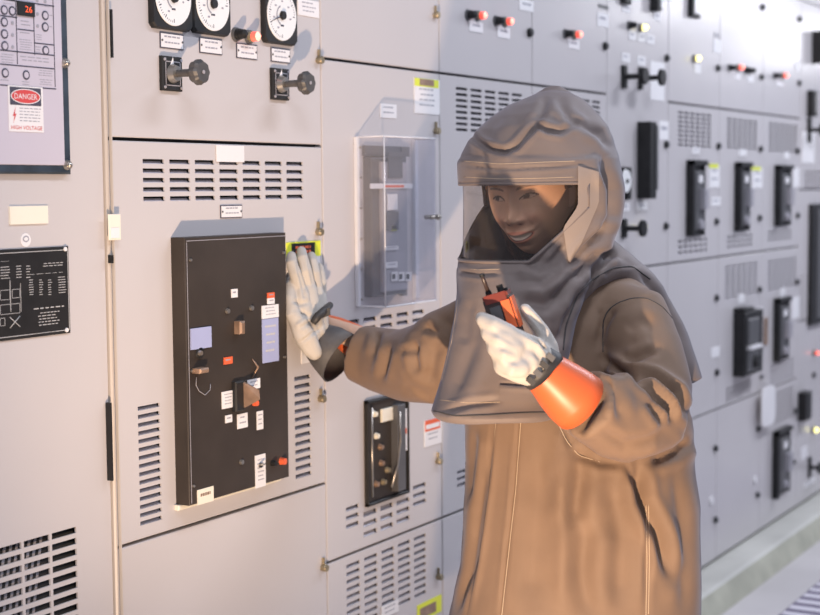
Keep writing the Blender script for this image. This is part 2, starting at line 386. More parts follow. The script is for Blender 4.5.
# main door vents
v2 = slots(wrect(139, 404.5, 161, 523), 1, 15, 0, .5); v3 = slots(wrect(295, 375.5, 311, 477), 1, 13, 0, .5)
main = panel('door', cab1, BX[0], BX[1], ZC, ZA, h1+v2+v3)
for g in (h1, v2, v3): louvers(main, g)
low = panel('door', cab1, BX[0], BX[1], .10, ZC)
def meter(par, cx, cy, xoff=0, ang=130):
    X, Z = W(cx, cy, .012); s = .064; q = MB()
    # octagonal black housing
    def octa(s, yy, c=.14): 
        k = s*(1-c); return [(X+a, yy, Z+b) for a, b in ((-k, -s), (k, -s), (s, -k), (s, k), (k, s), (-k, s), (-s, k), (-s, -k))]
    q.add(octa(s, 0)+octa(s*.98, -.009)+octa(s*.95, -.0125), [(i, (i+1) % 8, 8+(i+1) % 8, 8+i) for i in range(8)]+[(8+i, 8+(i+1) % 8, 16+(i+1) % 8, 16+i) for i in range(8)]+[tuple(range(16, 24))], BLACK)
    t = q.build('meter', par, 'round dial meter in black housing')
    q = MB(); q.cone((X, -.0125, Z), (X, -.014, Z), s*.88, s*.87, DIAL, 40); q.build('dial', t) if False else None
    yy = -.0142
    for i in range(41):
        a = math.radians(-45+i*6.75+90-45); r1 = s*.78; r0 = s*(.66 if i % 5 == 0 else .72); ca, sa = math.cos(a), math.sin(a); w = .0007 if i % 5 else .0011
        q.add([(X+ca*r0-sa*w, yy, Z+sa*r0+ca*w), (X+ca*r1-sa*w, yy, Z+sa*r1+ca*w), (X+ca*r1+sa*w, yy, Z+sa*r1-ca*w), (X+ca*r0+sa*w, yy, Z+sa*r0-ca*w)], [(0, 3, 2, 1)], INK)
    for i in range(6):
        a = math.radians(-10+i*50); bars(q, X+math.cos(a)*s*.5-.004, X+math.cos(a)*s*.5+.004, Z+math.sin(a)*s*.5-.003, Z+math.sin(a)*s*.5+.003, 1, yy, INKG, .6, 2)
    bars(q, X-.008, X+.008, Z-s*.4, Z-s*.3, 1, yy, INK, .6)
    a = math.radians(ang)
    q.tube([(X, yy-.002, Z), (X+math.cos(a)*s*.35, yy-.002, Z+math.sin(a)*s*.35), (X+math.cos(a)*s*.72, yy-.002, Z+math.sin(a)*s*.72)], [.002, .0012, .0005], INK, 6)
    q.add([(X+math.cos(math.radians(t_))*s*.3, yy-.0005, Z+math.sin(math.radians(t_))*s*.3) for t_ in range(110, 260, 10)]+[(X+math.cos(math.radians(t_))*s*.36, yy-.0005, Z+math.sin(math.radians(t_))*s*.36) for t_ in range(250, 100, -10)], [tuple(range(30))], INKG)
    q.cone((X, yy, Z), (X, yy-.006, Z), s*.16, s*.14, BLACK, 16)
    q.build('dial', t, 'white dial with black needle')
    return t
MB_sz = None
meter(top, 173, -2, ang=160); meter(top, 212.5, 4, ang=140); meter(top, 281.5, 15.5, ang=200)
for r_ in [(159.5, 33.5, 183, 49), (199, 38.5, 221.5, 54), (236, 44, 256.5, 59), (270.5, 48.5, 289.5, 62.5)]:
    plate(top, r_, n=2, border=True, screws=True)
plate(top, (297.5, 0, 318.5, 16.5), n=3, label='white printed label')
lamp(top, 242, 34); lamp(top, 255, 36.5, LEDR)
def rotary(par, px, py, kx, ky):
    X0, X1, Z0, Z1 = wrect(*px, .006); q = MB(); q.box(X0, X1, -.010, 0, Z0, Z1, BLACK, .003)
    Xc, Zc = (X0+X1)/2, (Z0+Z1)/2
    fr(q, X0+.008, X1-.008, Z0+.010, Z1-.010, .002, -.010, MGREY)
    for sx in (X0+.006, X1-.006):
        for sz in (Z0+.007, Z1-.007): q.cone((sx, -.010, sz), (sx, -.012, sz), .0035, .003, MGREY, 8)
    q.cone((Xc, -.01, Zc), (Xc, -.022, Zc), .020, .015, STEEL, 20)
    q.add([(Xc-.012, -.0105, Zc+.012), (Xc, -.0105, Zc+.034), (Xc+.004, -.0105, Zc+.012)], [(0, 1, 2)], WHITE)
    t = q.build('rotary_switch', par, 'black rotary control switch')
    q = MB(); L = kx
    q.cone((Xc, -.022, Zc), (Xc, -L, Zc), .0075, .0085, KNOB, 16)
    # scalloped knob
    n = 32; vs = []
    for yy, s in ((-L+.004, .8), (-L-.002, 1), (-L-.014, 1), (-L-.020, .82)):
        for i in range(n):
            a = 2*math.pi*i/n; r = .0245*s*(1+.06*math.cos(8*a)); vs.append((Xc+r*math.cos(a), yy, Zc+r*math.sin(a)))
    q.add(vs, [(j*n+i, j*n+(i+1) % n, (j+1)*n+(i+1) % n, (j+1)*n+i) for j in range(3) for i in range(n)]+[tuple(range(n))[::-1], tuple(range(3*n, 4*n))], KNOB)
    q.cone((Xc, -L-.02, Zc), (Xc, -L-.0215, Zc), .004, .004, MGREY, 10)
    q.build('knob', t)
rotary(top, (161.5, 56.5, 181.5, 91), 0, .068, 0); rotary(top, (272, 68.5, 288.5, 100), 0, .068, 0)
plate(main, (216, 145.5, 243.5, 162), 'tag', WHITE, 0, d=.001, label='blank white tag'); plate(main, (220, 205, 241.5, 218), n=2, border=True, screws=True)
plate(main, (286, 241.5, 320, 257), 'warning_label', YEL, 0, label='yellow and black warning label')
X0, X1, Z0, Z1 = wrect(292, 243, 315, 256, .003); q = MB(); q.box(X0, X1, -.003, -.002, Z0, Z1, BLACK); bars(q, X0+.01, X1-.01, Z0+.006, Z1-.004, 2, -.003, REDO, .6); q.build('printed_text', main)
plate(main, (287, 257, 319.5, 282), 'caution_label', WHITE, 3, label='white caution label under the gloved hand')
plate(main, (301, 345, 311, 363), 'tag', WHITE, 1)
for p in [(321, 60), (320.5, 232), (323, 399)]: latch(cab1, *p)
latch(cab1, 325.5, 568)

# black breaker unit
dB = .036
bx0, bx1 = W(187, 372, dB)[0], W(287.5, 358, dB)[0]
bz1 = (W(187, 238, dB)[1]+W(287.5, 232, dB)[1])/2; bz0 = (W(187, 507, dB)[1]+W(287.5, 477, dB)[1])/2
brk = thing('circuit_breaker', 'large black breaker unit with pasted labels in widest cabinet', 'circuit breaker', (bx0, 0, bz0), 'circuit breakers in the cabinets')
q = MB(); q.box(bx0, bx1, -dB, -.0005, bz0, bz1, BLACK2, .0015); q.box(bx0+.006, bx0+.0075, -dB-.0005, -dB, bz0+.004, bz1-.01, MGREY)
q.box(bx0+.006, bx1-.003, -dB-.0005, -dB, bz1-.008, bz1-.0065, MGREY); q.build('cover', brk)
MB().box(bx0-.006, bx1+.004, -.012, -.0005, bz0-.012, bz0-.0005, CREAM, .002).build('lit_edge_strip', brk, 'pale strip painted as the lit door cutout edge under the breaker')  # cream strip standing in for the lit edge of the door cutout
def onB(px, name, m, n=0, label=None, ink=INKG, th=.002): return plate(brk, px, name, m, n, d=dB, th=th, ink=ink, label=label)
onB((190, 327.5, 210.5, 348.5), 'label', BLUEL, 0, 'blank blue label', th=.003)
onB((231, 289, 237, 297.5), 'counter_window', WHITE, 1); onB((223.5, 357, 232, 364), 'label', REDO, 1, 'small red label')
onB((267, 292.5, 274, 298), 'label', REDO, 1); onB((267, 298, 274, 304), 'label', WHITE, 1)
onB((261.5, 305, 278, 318), 'label', WHITE, 3); onB((262, 318.5, 278, 362), 'label', BLUEL, 4, 'tall blue and silver label', INKW)
onB((221.5, 391, 233.5, 408), 'label', WHITE, 4); onB((225, 415, 231.5, 422.5), 'label', WHITE, 1); onB((237, 413.5, 247, 428), 'label', WHITE, 2)
onB((256.5, 411, 262.5, 429.5), 'label', WHITE, 3); onB((247, 379, 259.5, 389), 'label', WHITE, 2); onB((255, 454.5, 265, 487), 'label', WHITE, 6)
onB((197, 488, 213, 503), 'label', CREAM, 1, 'cream label near the bottom', COPPER)
def disc(px, py, r, m, h=.004, name='screw', n=14, lab=None):
    X, Z = W(px, py, dB); MB().cone((X, -dB, Z), (X, -dB-h, Z), r, r*.85, m, n).build(name, brk, lab)
for p in [(190, 260), (283, 252.5), (191.5, 371), (193, 486), (284, 357), (285, 460)]: disc(*p, .0032, STEEL)
for p in [(227, 311), (251, 308), (241, 462)]: disc(*p, .006, STEEL, .005, 'bolt')
disc(199.5, 353, .013, BLACK, .004, 'lock'); X, Z = W(199.5, 353, dB+.004); MB().cone((X, -dB-.004, Z), (X, -dB-.01, Z), .006, .005, STEEL, 12).build('lock_barrel', brk, 'silver lock barrel')
disc(281, 461, .0085, REDO, .012, 'push_button', 16, 'red push button'); disc(272, 463, .007, BLACK, .012, 'push_button', 16, 'black push button'); disc(254, 403, .007, REDO, .010, 'push_button', 16, 'red push button')
disc(259.5, 465, .006, BLACK, .006, 'toggle_switch'); X, Z = W(259.5, 465, dB+.006); MB().tube([(X, -dB-.004, Z), (X+.01, -dB-.016, Z+.002)], .0022, STEEL).build('toggle_lever', brk)
X0, X1, Z0, Z1 = wrect(238, 321, 243, 334, dB+.01); MB().box(X0, X1, -dB-.018, -dB, Z0, Z1, COPPER, .004).build('operating_lug', brk, 'worn brass lug')
X0, X1, Z0, Z1 = wrect(196, 368, 204, 373, dB+.01); MB().box(X0, X1+.004, -dB-.022, -dB, Z0, Z1, COPPER, .003).build('lever', brk, 'worn copper lever')
(xa, za), (xb, zb2), (xc2, zc2) = W(253, 359, dB+.003), W(257, 367, dB+.003), W(253, 378, dB+.003)
MB().tube([(xa, -dB-.001, za), (xb, -dB-.006, zb2), (xc2, -dB-.001, zc2)], [.001, .003, .001], COPPER, 6).build('spring_tab', brk)
q = MB(); pts = [W(*p, dB+.002) for p in [(196.5, 377), (196, 385), (199, 391), (205, 395), (210, 390), (210.5, 384)]]; q.tube([(a, -dB-.002, b) for a, b in pts], .0008, MGREY, 5); q.build('wire', brk)
# main handle
X0, X1, Z0, Z1 = wrect(234, 381, 243, 411, dB+.006); q = MB(); q.box(X0, X1, -dB-.012, -dB, Z0, Z1, BLACK, .003); q.build('handle_bezel', brk)
Xh, Zh = W(243, 383, dB+.02); Xe, Ze = W(244, 409, dB+.02)
q = MB(); q.add([(X1-.006, -dB-.010, Zh), (X1+.002, -dB-.010, Zh), (X1+.006, -dB-.045, (Zh+Ze)/2+.012), (X1+.002, -dB-.050, (Zh+Ze)/2-.008), (X1-.006, -dB-.010, Ze), (X1+.002, -dB-.010, Ze)],
                [(0, 1, 2), (0, 2, 3), (0, 3, 4), (3, 5, 4), (2, 5, 3), (1, 5, 2), (0, 4, 5, 1)], COPPER); q.build('handle', brk, 'worn copper-coloured handle')

# ================================================================== cabinet 2 (clear cover + small breaker)
cab2 = cabinet(2, 'grey cabinet with clear acrylic cover, between the black breaker and the person', x0=BX[1], x1=BX[2])
t2 = panel('door', cab2, BX[1], BX[2], ZT, ZTOP)
va = slots(wrect(346, 315, 424, 336), 5, 3, .25, .5)
vb = slots(wrect(346, 505.5, 359, 527), 1, 3, 0, .5)+slots(wrect(363.5, 510, 377, 535), 1, 3, 0, .5)+slots(wrect(380.5, 504, 393, 529), 1, 3, 0, .5)+slots(wrect(396.5, 499, 409.5, 522), 1, 3, 0, .5)+slots(wrect(413, 484, 426, 504.5), 1, 3, 0, .5)
m2 = panel('door', cab2, BX[1], BX[2], ZL, ZT, va+vb)
louvers(m2, va); louvers(m2, vb)
vc = slots(wrect(346.5, 549, 426, 612), 5, 9, .24, .5); l2 = panel('door', cab2, BX[1], BX[2], .10, ZL, vc); louvers(l2, vc)
plate(m2, (380, 104, 396, 118), 'tag', WHITE, 2); plate(m2, (414, 79, 439, 114), 'warning_label', WHITE, 5, ink=INKG, label='white warning label with yellow header')
x0, x1, z0, z1 = wrect(414.5, 79, 438.5, 87, .002); MB().box(x0, x1, -.0026, -.002, z0, z1, YEL).box(x0+.026, x1-.026, -.003, -.0026, z0+.003, z1-.001, COPPER).build('label_header', m2, 'yellow header strip')
plate(m2, (424, 418.5, 441, 445), 'warning_label', WHITE, 4, label='small white warning label with orange header'); x0, x1, z0, z1 = wrect(425, 419, 440, 430, .002); MB().box(x0, x1, -.0026, -.002, z0, z1, REDO).box(x0+.004, x1-.004, -.003, -.0026, z0+.006, z1-.012, WHITE).build('label_header', m2, 'orange header strip')
plate(l2, (381, 603, 398, 615), 'tag', WHITE, 2, d=.001); plate(l2, (417, 600, 441, 617), 'warning_label', YEL, 0, label='yellow warning label'); x0, x1, z0, z1 = wrect(420, 605, 436, 615, .002); MB().box(x0, x1, -.0028, -.002, z0, z1, COPPER).build('printed_text', l2)
for p in [(437.5, 15), (440, 461.5), (440.5, 577)]: latch(cab2, *p)
latch(cab2, 438, 131)
# small breaker under the sleeve
d = .006
X0, X1, Z0, Z1 = wrect(366, 396, 408, 500, d)
b2 = thing('circuit_breaker', 'narrow black recessed breaker below the outstretched sleeve', 'circuit breaker', (X0, 0, Z0), 'circuit breakers in the cabinets')
q = MB(); q.box(X0, X1, -.004, -.0005, Z0, Z1, BLACK2); q.box(X0, X0+.008, -.012, -.004, Z0, Z1, BLACK, .002); q.box(X1-.008, X1, -.012, -.004, Z0, Z1, BLACK, .002); q.box(X0, X1, -.012, -.004, Z1-.008, Z1, BLACK, .002); q.box(X0, X1, -.012, -.004, Z0, Z0+.008, BLACK, .002); q.build('housing', b2)
def on2(px, m, name, lab=None, th=.006): x0, x1, z0, z1 = wrect(*px, .006); MB().box(x0, x1, -.004-th, -.004, z0, z1, m, .001).build(name, b2, lab)
on2((381, 408, 392, 421), CREAM, 'label', 'cream label'); on2((401, 409, 406, 451), WHITE, 'label', 'white and red strip label'); on2((401.5, 428, 405.5, 434), REDO, 'label_patch', None, .0065)
on2((392, 404, 400, 490), DGREY, 'cover_strip', 'grey lever arm', .02)
x0, z0 = W(371, 408, .012); x1, z1 = W(372, 497, .012); MB().tube([(x0, -.014, z0), (x1, -.014, z1)], .003, STEEL).build('rod', b2, 'bright steel rod')
pts = [W(*p, .024) for p in [(399, 412), (400, 440), (397, 465), (391, 487)]]; MB().tube([(a, -.026, b) for a, b in pts], .003, STEEL).build('cable', b2, 'curved pale cable')
for (a, b, m) in [(375, 414, CREAM), (377, 436, CREAM), (381, 447, COPPER), (382, 463, COPPER), (377, 484, COPPER), (384, 482, BRASS), (388, 470, BRASS)]:
    X, Z = W(a, b, .008); MB().cone((X, -.004, Z), (X, -.014, Z), .009, .006, m, 10).build('terminal', b2)
# clear cover and the unit beneath it
d = .085
X0, X1, Z0, Z1 = wrect(356, 137, 432, 305, 0.0); X0 = W(357, 220)[0]; X1 = W(412, 220)[0]-0.0
xf0, xf1 = W(383, 220, d)[0], W(441, 220, d)[0]
zt_ = W(357, 137)[1]; zb_ = W(357, 306)[1]
pc = thing('acrylic_cover', 'clear acrylic box cover bolted over the grey control unit', 'protective cover', (xf0, 0, zb_))
q = MB()
n = 7; prof = []
xb0, xb1 = W(356, 220)[0], xf1
prof = [(xb0, -.001), (xb0, -d*.5), (xb0, -d+.004), (xb0+.004, -d), ((xb0+xb1)/2, -d), (xb1-.035, -d), (xb1-.015, -d+.006), (xb1-.004, -d+.02), (xb1, -d+.04), (xb1, -.001)]
outer = prof; inner = [(xb0+.003, -.001), (xb0+.003, -d*.5), (xb0+.003, -d+.006), (xb0+.006, -d+.003), ((xb0+xb1)/2, -d+.003), (xb1-.036, -d+.003), (xb1-.018, -d+.0085), (xb1-.0065, -d+.022), (xb1-.003, -d+.041), (xb1-.003, -.001)]
m_ = len(outer)
vs = [(a, b, z) for z in (zb_, zt_) for a, b in outer+inner]
fs = []
T = 2*m_
for i in range(m_-1):
    fs.append((i, i+1, T+i+1, T+i)); fs.append((m_+i, T+m_+i, T+m_+i+1, m_+i+1))
    fs.append((i, m_+i, m_+i+1, i+1)); fs.append((T+i, T+i+1, T+m_+i+1, T+m_+i))
q.add(vs, fs, CLEAR, False)
q.add([(a, b, zt_) for a, b in outer], [tuple(range(m_))], CLEAR); q.add([(a, b, zb_) for a, b in outer], [tuple(range(m_))[::-1]], CLEAR)
q.build('clear_shell', pc)
EDGE = mat('acrylic_edge', (.85, .86, .9), .15, metal=.75, trans=(.97, .97, .98))  # milky white mixed in to put edge highlights into the colour
q = MB()
for z in (zb_, zt_):
    q.tube([(a, b, z) for a, b in outer], .0022, EDGE, 6)
q.tube([(xb0, -d+.002, zb_), (xb0, -d+.002, zt_)], .0016, EDGE, 6); q.box(xb0-.008, xb0+.004, -.01, -.001, zb_, zt_, EDGE)
q.box(xb1-.003, xb1+.014, -.01, -.001, zb_, zt_, EDGE); q.build('edge_flange', pc, 'cloudy edges of the cover, whitened for highlights')
for k in range(6):
    z = zb_+(zt_-zb_)*(.04+k*.18); MB().cone((xb0+.006, -.010, z), (xb0+.006, -.015, z), .004, .003, STEEL, 8).build('screw', pc)
X, Z = W(436, 217, .09); MB().cone((X-.012, -d-.018, Z), (X-.012, -d+.02, Z), .006, .006, STEEL, 12).ball((X-.012, -d-.018, Z), .008, STEEL, 8).tube([(X-.04, -d-.012, Z), (X+.012, -d-.012, Z)], .004, STEEL).build('thumb_screw', pc, 'metal thumb screw')
a0, a1 = xb0+.035, xb1-.06
MB().box(xb1-.075, xb1-.052, -.012, -.0005, zb_+.012, zt_-.02, DGREY).box(xb0+.03, xb1-.03, -.010, -.0005, zt_-.045, zt_-.02, DGREY).build('mounting_strip', pc, 'dark strip behind the clear shell')
un = thing('control_unit', 'grey control unit seen through the clear acrylic cover', 'control unit', (a0, 0, zb_))
q = MB(); q.box(a0, xb1-.08, -.025, -.0005, zb_+.02, zt_-.05, DGREY, .003); q.box(a0+.035, xb1-.085, -.035, -.025, zb_+.03, zt_-.06, MGREY, .003); q.build('housing', un)
dd = .037
def onU(px, m, name='label', n=0, lab=None): return plate(un, px, name, m, n, d=dd, th=.002, label=lab)
onU((388, 152, 402, 178), DGREY, 'inset'); onU((370, 183.5, 412, 188.5), WHITE, 'label', 0, 'white strip with red lettering'); x0, x1, z0, z1 = wrect(384, 185, 404, 187.5, dd+.002); MB().box(x0, x1, -dd-.0025, -dd-.002, z0, z1, REDO).build('printed_text', un)
onU((387, 194, 397, 210), WHITE, 'rocker_switch'); onU((386, 212, 398, 230), DGREY, 'inset'); onU((391, 225.5, 396, 230.5), YEL, 'indicator', 0, 'yellow indicator'); onU((384, 246, 398, 250), WHITE, 'label', 1); onU((385, 262, 397, 268), WHITE, 'label', 1)
for a in (391, 398, 405): onU((a, 272, a+6, 281), WHITE, 'terminal_cover'); x0, x1, z0, z1 = wrect(a+1.5, 274, a+4.5, 279, dd+.003); MB().box(x0, x1, -dd-.0028, -dd-.002, z0, z1, BLACK).build('terminal_hole', un)

# ================================================================== cabinets 3, 4
cab3 = cabinet(3, 'grey cabinet directly behind the hood with two pairs of indicator lamps', x0=BX[2], x1=BX[3])
t3 = panel('door', cab3, BX[2], BX[3], ZT, ZTOP)
v = slots(wrect(456, 90.5, 522, 133), 5, 8, .22, .5)
m3 = panel('door', cab3, BX[2], BX[3], ZL, ZT, v+slots(wrect(457, 470, 466, 486), 1, 3, 0, .5)); louvers(m3, v); louvers(m3, slots(wrect(457, 470, 466, 486), 1, 3, 0, .5))
panel('door', cab3, BX[2], BX[3], .10, ZL)
lamp(t3, 473, 14.5); lamp(t3, 482.5, 15.5, LEDR); lamp(t3, 501, 20.5); lamp(t3, 509.5, 21.5, LEDR)
plate(t3, (469, 21.5, 482.5, 32), n=1); plate(t3, (497, 27, 509.5, 38), n=1); plate(t3, (519, 0, 533, 11), 'tag', WHITE, 1)
dot_latch(cab3, 531.8, 32.5)
cab4 = cabinet(4, 'grey cabinet right of the hood tip with one red lamp on its top door', x0=BX[3], x1=BX[4])
t4 = panel('door', cab4, BX[3], BX[4], ZT, ZTOP)
v = slots(wrect(560, 99, 600, 133), 4, 7, .22, .5)
m4 = panel('door', cab4, BX[3], BX[4], ZL, ZT, v); louvers(m4, v); panel('door', cab4, BX[3], BX[4], .10, ZL)
lamp(t4, 570, 33.5); lamp(t4, 578.5, 34.5, LEDR); plate(t4, (568, 39.5, 579, 49), n=1); plate(t4, (597, 13, 608, 27), n=1)
x0, x1, z0, z1 = wrect(598, 5, 608, 8.5); MB().box(x0, x1, -.002, 0, z0, z1, DGREY).build('label_strip', t4, 'dark label strip')
dot_latch(cab4, 607, 46)

# ================================================================== cabinet 5 : instruments
cab5 = cabinet(5, 'grey instrument cabinet with black switches just right of the hood', x0=BX[4], x1=BX[5])
t5 = panel('door', cab5, BX[4], BX[5], ZM, ZTOP); panel('door', cab5, BX[4], BX[5], ZL, ZM); panel('door', cab5, BX[4], BX[5], .10, ZL)
def blk(par, px, d=.02, m=BLACK, name='switch_box', lab=None, bev=.004, base=0.0):
    x0, x1, z0, z1 = wrect(*px, d); return MB().box(x0, x1, -d, -base, z0, z1, m, bev).build(name, par, lab)
blk(t5, (620, -8, 632, 3), .02); blk(t5, (650, -12, 662, 10), .03, name='meter'); x0, x1, z0, z1 = wrect(653, -10, 663, 6, .032); MB().box(x0, x1, -.032, -.03, z0, z1, DIAL).build('meter_face', t5, 'white meter face')
plate(t5, (622, 4, 630, 13), 'tag', WHITE, 1); plate(t5, (653, 12, 660, 21), 'tag', WHITE, 1)
lamp(t5, 633.5, 25); lamp(t5, 644.5, 27.5, LEDY); plate(t5, (628.5, 31, 636, 40), 'tag', n=1); plate(t5, (637.5, 33, 645, 42), 'tag', n=1); plate(t5, (646.5, 35, 654, 44), 'tag', n=1)
plate(t5, (621.5, 53, 629.5, 62), 'tag', n=1); plate(t5, (637, 56, 645, 65.5), 'tag', n=1); plate(t5, (650, 62, 664, 100.5), 'tall_label', WHITE, 0, label='tall blank white label')
def tswitch(par, px, reach, zc=None):
    x0, x1, z0, z1 = wrect(*px, .012); q = MB(); q.box(x0, x1, -.012, 0, z0, z1, BLACK, .003); xc, zc = (x0+x1)/2, (z0+z1)/2
    q.cone((xc, -.012, zc), (xc, -reach, zc), .010, .009, BLACK, 12); q.cone((xc, -reach, zc), (xc, -reach-.008, zc), .012, .028, BLACK, 12); q.cone((xc, -reach-.008, zc), (xc, -reach-.02, zc), .03, .028, BLACK, 12)
    return q.build('rotary_switch', par, 'black rotary control switch')
tswitch(t5, (621, 65, 628, 88), .065); tswitch(t5, (638, 67, 644, 89), .07)
blk(t5, (637, 121, 657, 199), .05, BLACK, 'breaker_switch', 'tall dark grey switch housing'); x0, x1, z0, z1 = wrect(644, 125, 656, 190, .052); q = MB(); q.box(x0, x1, -.054, -.05, z0, z1, DGREY, .003); q.build('switch_cover', t5, 'dark grey switch cover'); lamp(t5, 649.5, 189, LEDY, .006)
plate(t5, (659, 121, 668, 140), 'tag', n=1)
blk(t5, (620, 167, 632, 200), .03, BLACK, 'meter'); X, Z = W(627, 181, .034); MB().cone((X, -.03, Z), (X, -.034, Z), .04, .038, DIAL, 24).cone((X, -.034, Z), (X, -.04, Z), .008, .006, BLACK, 10).build('meter_face', t5, 'white meter face')
tswitch(t5, (621, 219, 628, 238), .06); lamp(t5, 644, 226.5, LEDY, .009); plate(t5, (637, 202, 647, 210), 'tag', n=1); plate(t5, (620, 203, 629, 211), 'tag', n=1)
for p in [(668.5, 58), (668, 144.5), (667.5, 226)]: dot_latch(cab5, *p)

# ================================================================== cabinets 6,7,8
labs = ['blurred grey cabinet just right of the instrument cabinet, with large handled breaker below',
        'blurred grey cabinet carrying the white hanging tag', 'blurred grey cabinet before the far instrument column']
cabs = []; 
def far_breaker(px, label, d=.02, items=()):
    x0, x1, z0, z1 = wrect(*px, d)
    t = thing('circuit_breaker', label, 'circuit breaker', (x0, 0, z0), 'circuit breakers in the cabinets')
    q = MB(); q.box(x0, x1, -.010, -.0005, z0, z1, BLACK, .002); w = (x1-x0)
    q.box(x0, x0+w*.12, -.03, -.010, z0, z1, BLACK, .002); q.box(x1-w*.1, x1, -.018, -.010, z0, z1, BLACK, .002); q.box(x0, x1, -.03, -.010, z1-.02, z1, BLACK, .002); q.build('frame', t)
    h = z1-z0
    q = MB(); q.box(x0+w*.3, x0+w*.85, -.022, -.010, z0+h*.08, z0+h*.86, DGREY, .004); q.box(x0+w*.55, x0+w*.8, -.045, -.022, z0+h*.35, z0+h*.62, MGREY, .004); q.build('mechanism', t, 'dark grey mechanism')
    q = MB(); q.box(x0+w*.45, x0+w*.68, -.026, -.022, z0+h*.7, z0+h*.8, WHITE); q.build('label', t, 'small white label')
    q = MB(); q.cone((x0+w*.6, -.022, z0+h*.15), (x0+w*.6, -.032, z0+h*.15), .02, .018, MGREY, 12); q.build('push_button', t)
    return t
for k, i in enumerate((5, 6, 7)):
    a, b = BX[i], BX[i+1]
    c = cabinet(i, labs[k], x0=a, x1=b); cabs.append(c)
    vt = [(678, 113, 711, 147), (727, 119.5, 757, 149), (769, 124, 797, 152)][k]
    v = slots(wrect(*vt), 6, 8, .2, .45)
    vlow = [(678, 239, 707, 253), (727, 235, 752, 247), (768, 230, 791, 240)][k]; v_b = slots(wrect(*vlow), 6, 3, .25, .45)
    vm = [(678, 275, 707, 298), (725, 264, 757, 296), (768, 259, 796, 288)][k]; v_c = slots(wrect(*vm), 6, 8, .2, .45)
    vn = [(680, 398, 706, 410), (726, 384, 750, 397), (770, 362, 793, 380)][k]; v_d = slots(wrect(*vn), 6, 4, .25, .45)
    vo = [(680, 440, 706, 470), (727, 425, 755, 455), (774, 390, 793, 420)][k]; v_e = slots(wrect(*vo), 6, 9, .25, .45)
    if k < 1: v_b = v_b; v_c = []; v_d = []; v_e = []
    if k == 1: v_e = []
    panel('door', c, a, b, ZT, ZTOP)
    p1 = panel('door', c, a, b, ZM, ZT, v+v_b); louvers(p1, v); louvers(p1, v_b)
    p2 = panel('door', c, a, b, ZL, ZM, v_c+v_d)
    if v_c: louvers(p2, v_c); louvers(p2, v_d)
    p3 = panel('door', c, a, b, .10, ZL, v_e)
    if v_e: louvers(p3, v_e)
    if k == 0:
        plate(p1, (709, 165, 719, 187.5), 'tag', WHITE, 2); x0, x1, z0, z1 = wrect(709.5, 164, 718.5, 168, .003); MB().box(x0, x1, -.003, -.002, z0, z1, YEL).build('label_header', p1, 'yellow header strip')
        plate(p1, (692, 147, 699, 154), 'tag', n=1); plate(p1, (711, 197, 720, 206), 'tag', n=1)
        x0, x1, z0, z1 = wrect(714, 33, 719, 37); plate(c, (713, 40, 720.5, 53), 'tag', n=0); MB().box(x0, x1, -.002, 0, z0, z1, MGREY).build('label_strip', c)
        blk(c, (690, -10, 693, 16), .02, name='window_frame_side'); blk(c, (691, 13, 701, 17), .015, name='window_frame_foot', lab='black instrument frame')
        lamp(c, 698, 58.5, LEDY); plate(c, (694, 64, 700.5, 73), 'tag', n=0)
        for p in [(719.5, 68), (720, 146), (718, 221.6), (718, 298), (718.3, 372.5), (717, 448.5), (717, 520)]: dot_latch(c, *p)
        plate(p2, (711, 347, 719, 357), 'tag', n=0)
    if k == 1:
        plate(p1, (752, 168, 762, 188), 'tag', WHITE, 2); x0, x1, z0, z1 = wrect(752, 167, 761, 170.5, .003); MB().box(x0, x1, -.003, -.002, z0, z1, YEL).build('label_header', p1, 'yellow header strip')
        plate(p1, (739, 149, 746, 156), 'tag', n=0); plate(p2, (738, 294, 744, 303), 'tag', n=0)
        lamp(c, 733, 67.5); lamp(c, 741, 67.5, LEDR); lamp(c, 749, 70); lamp(c, 753, 70.5); plate(c, (734.5, 73, 740, 79), 'tag', n=0); plate(c, (747, 76, 753, 82), 'tag', n=0)
        for p in [(764, 7), (763, 77), (762, 149), (761, 218), (761, 289.6), (759.8, 429), (759, 495)]: dot_latch(c, *p)
        X, Z = W(757, 480, .01); MB().cone((X, 0, Z), (X, -.006, Z), .016, .016, WHITE, 14).build('round_sticker', c, 'round white sticker')
        X, Z = W(713.5, 501, .01); MB().cone((X, 0, Z), (X, -.006, Z), .018, .018, WHITE, 14).build('round_sticker', cabs[0], 'round white sticker')
    if k == 2:
        plate(p1, (793, 168, 799, 187), 'tag', n=0); plate(p2, (792, 297, 799, 318), 'tag', n=0); plate(p1, (784, 152, 789, 159), 'tag', n=0); plate(p2, (780, 288, 785, 298), 'tag', n=0)
        lamp(c, 778, 75.5); lamp(c, 785.5, 75.5, LEDR); plate(c, (776, 82, 783, 86), 'tag', n=0)
        for p in [(801, 19), (800.6, 83), (799, 151), (799, 215.5), (798.5, 282), (796.5, 411), (787, 345)]: dot_latch(c, *p)
        plate(p3, (786, 448, 791, 462), 'tag', n=0)
far_breaker((686, 160, 706, 236), 'upper breaker in the first blurred cabinet right of the hood')
far_breaker((734, 162, 751, 231), 'upper breaker in the middle blurred cabinet, pale mechanism')
far_breaker((774, 165, 792, 226), 'upper breaker in the third blurred cabinet, curved dark cover')
far_breaker((773, 298, 790, 361), 'slim dark breaker at middle height beside the large handled breaker')
far_breaker((772, 430, 791, 496), 'lowest dark breaker near the floor right of the coat')
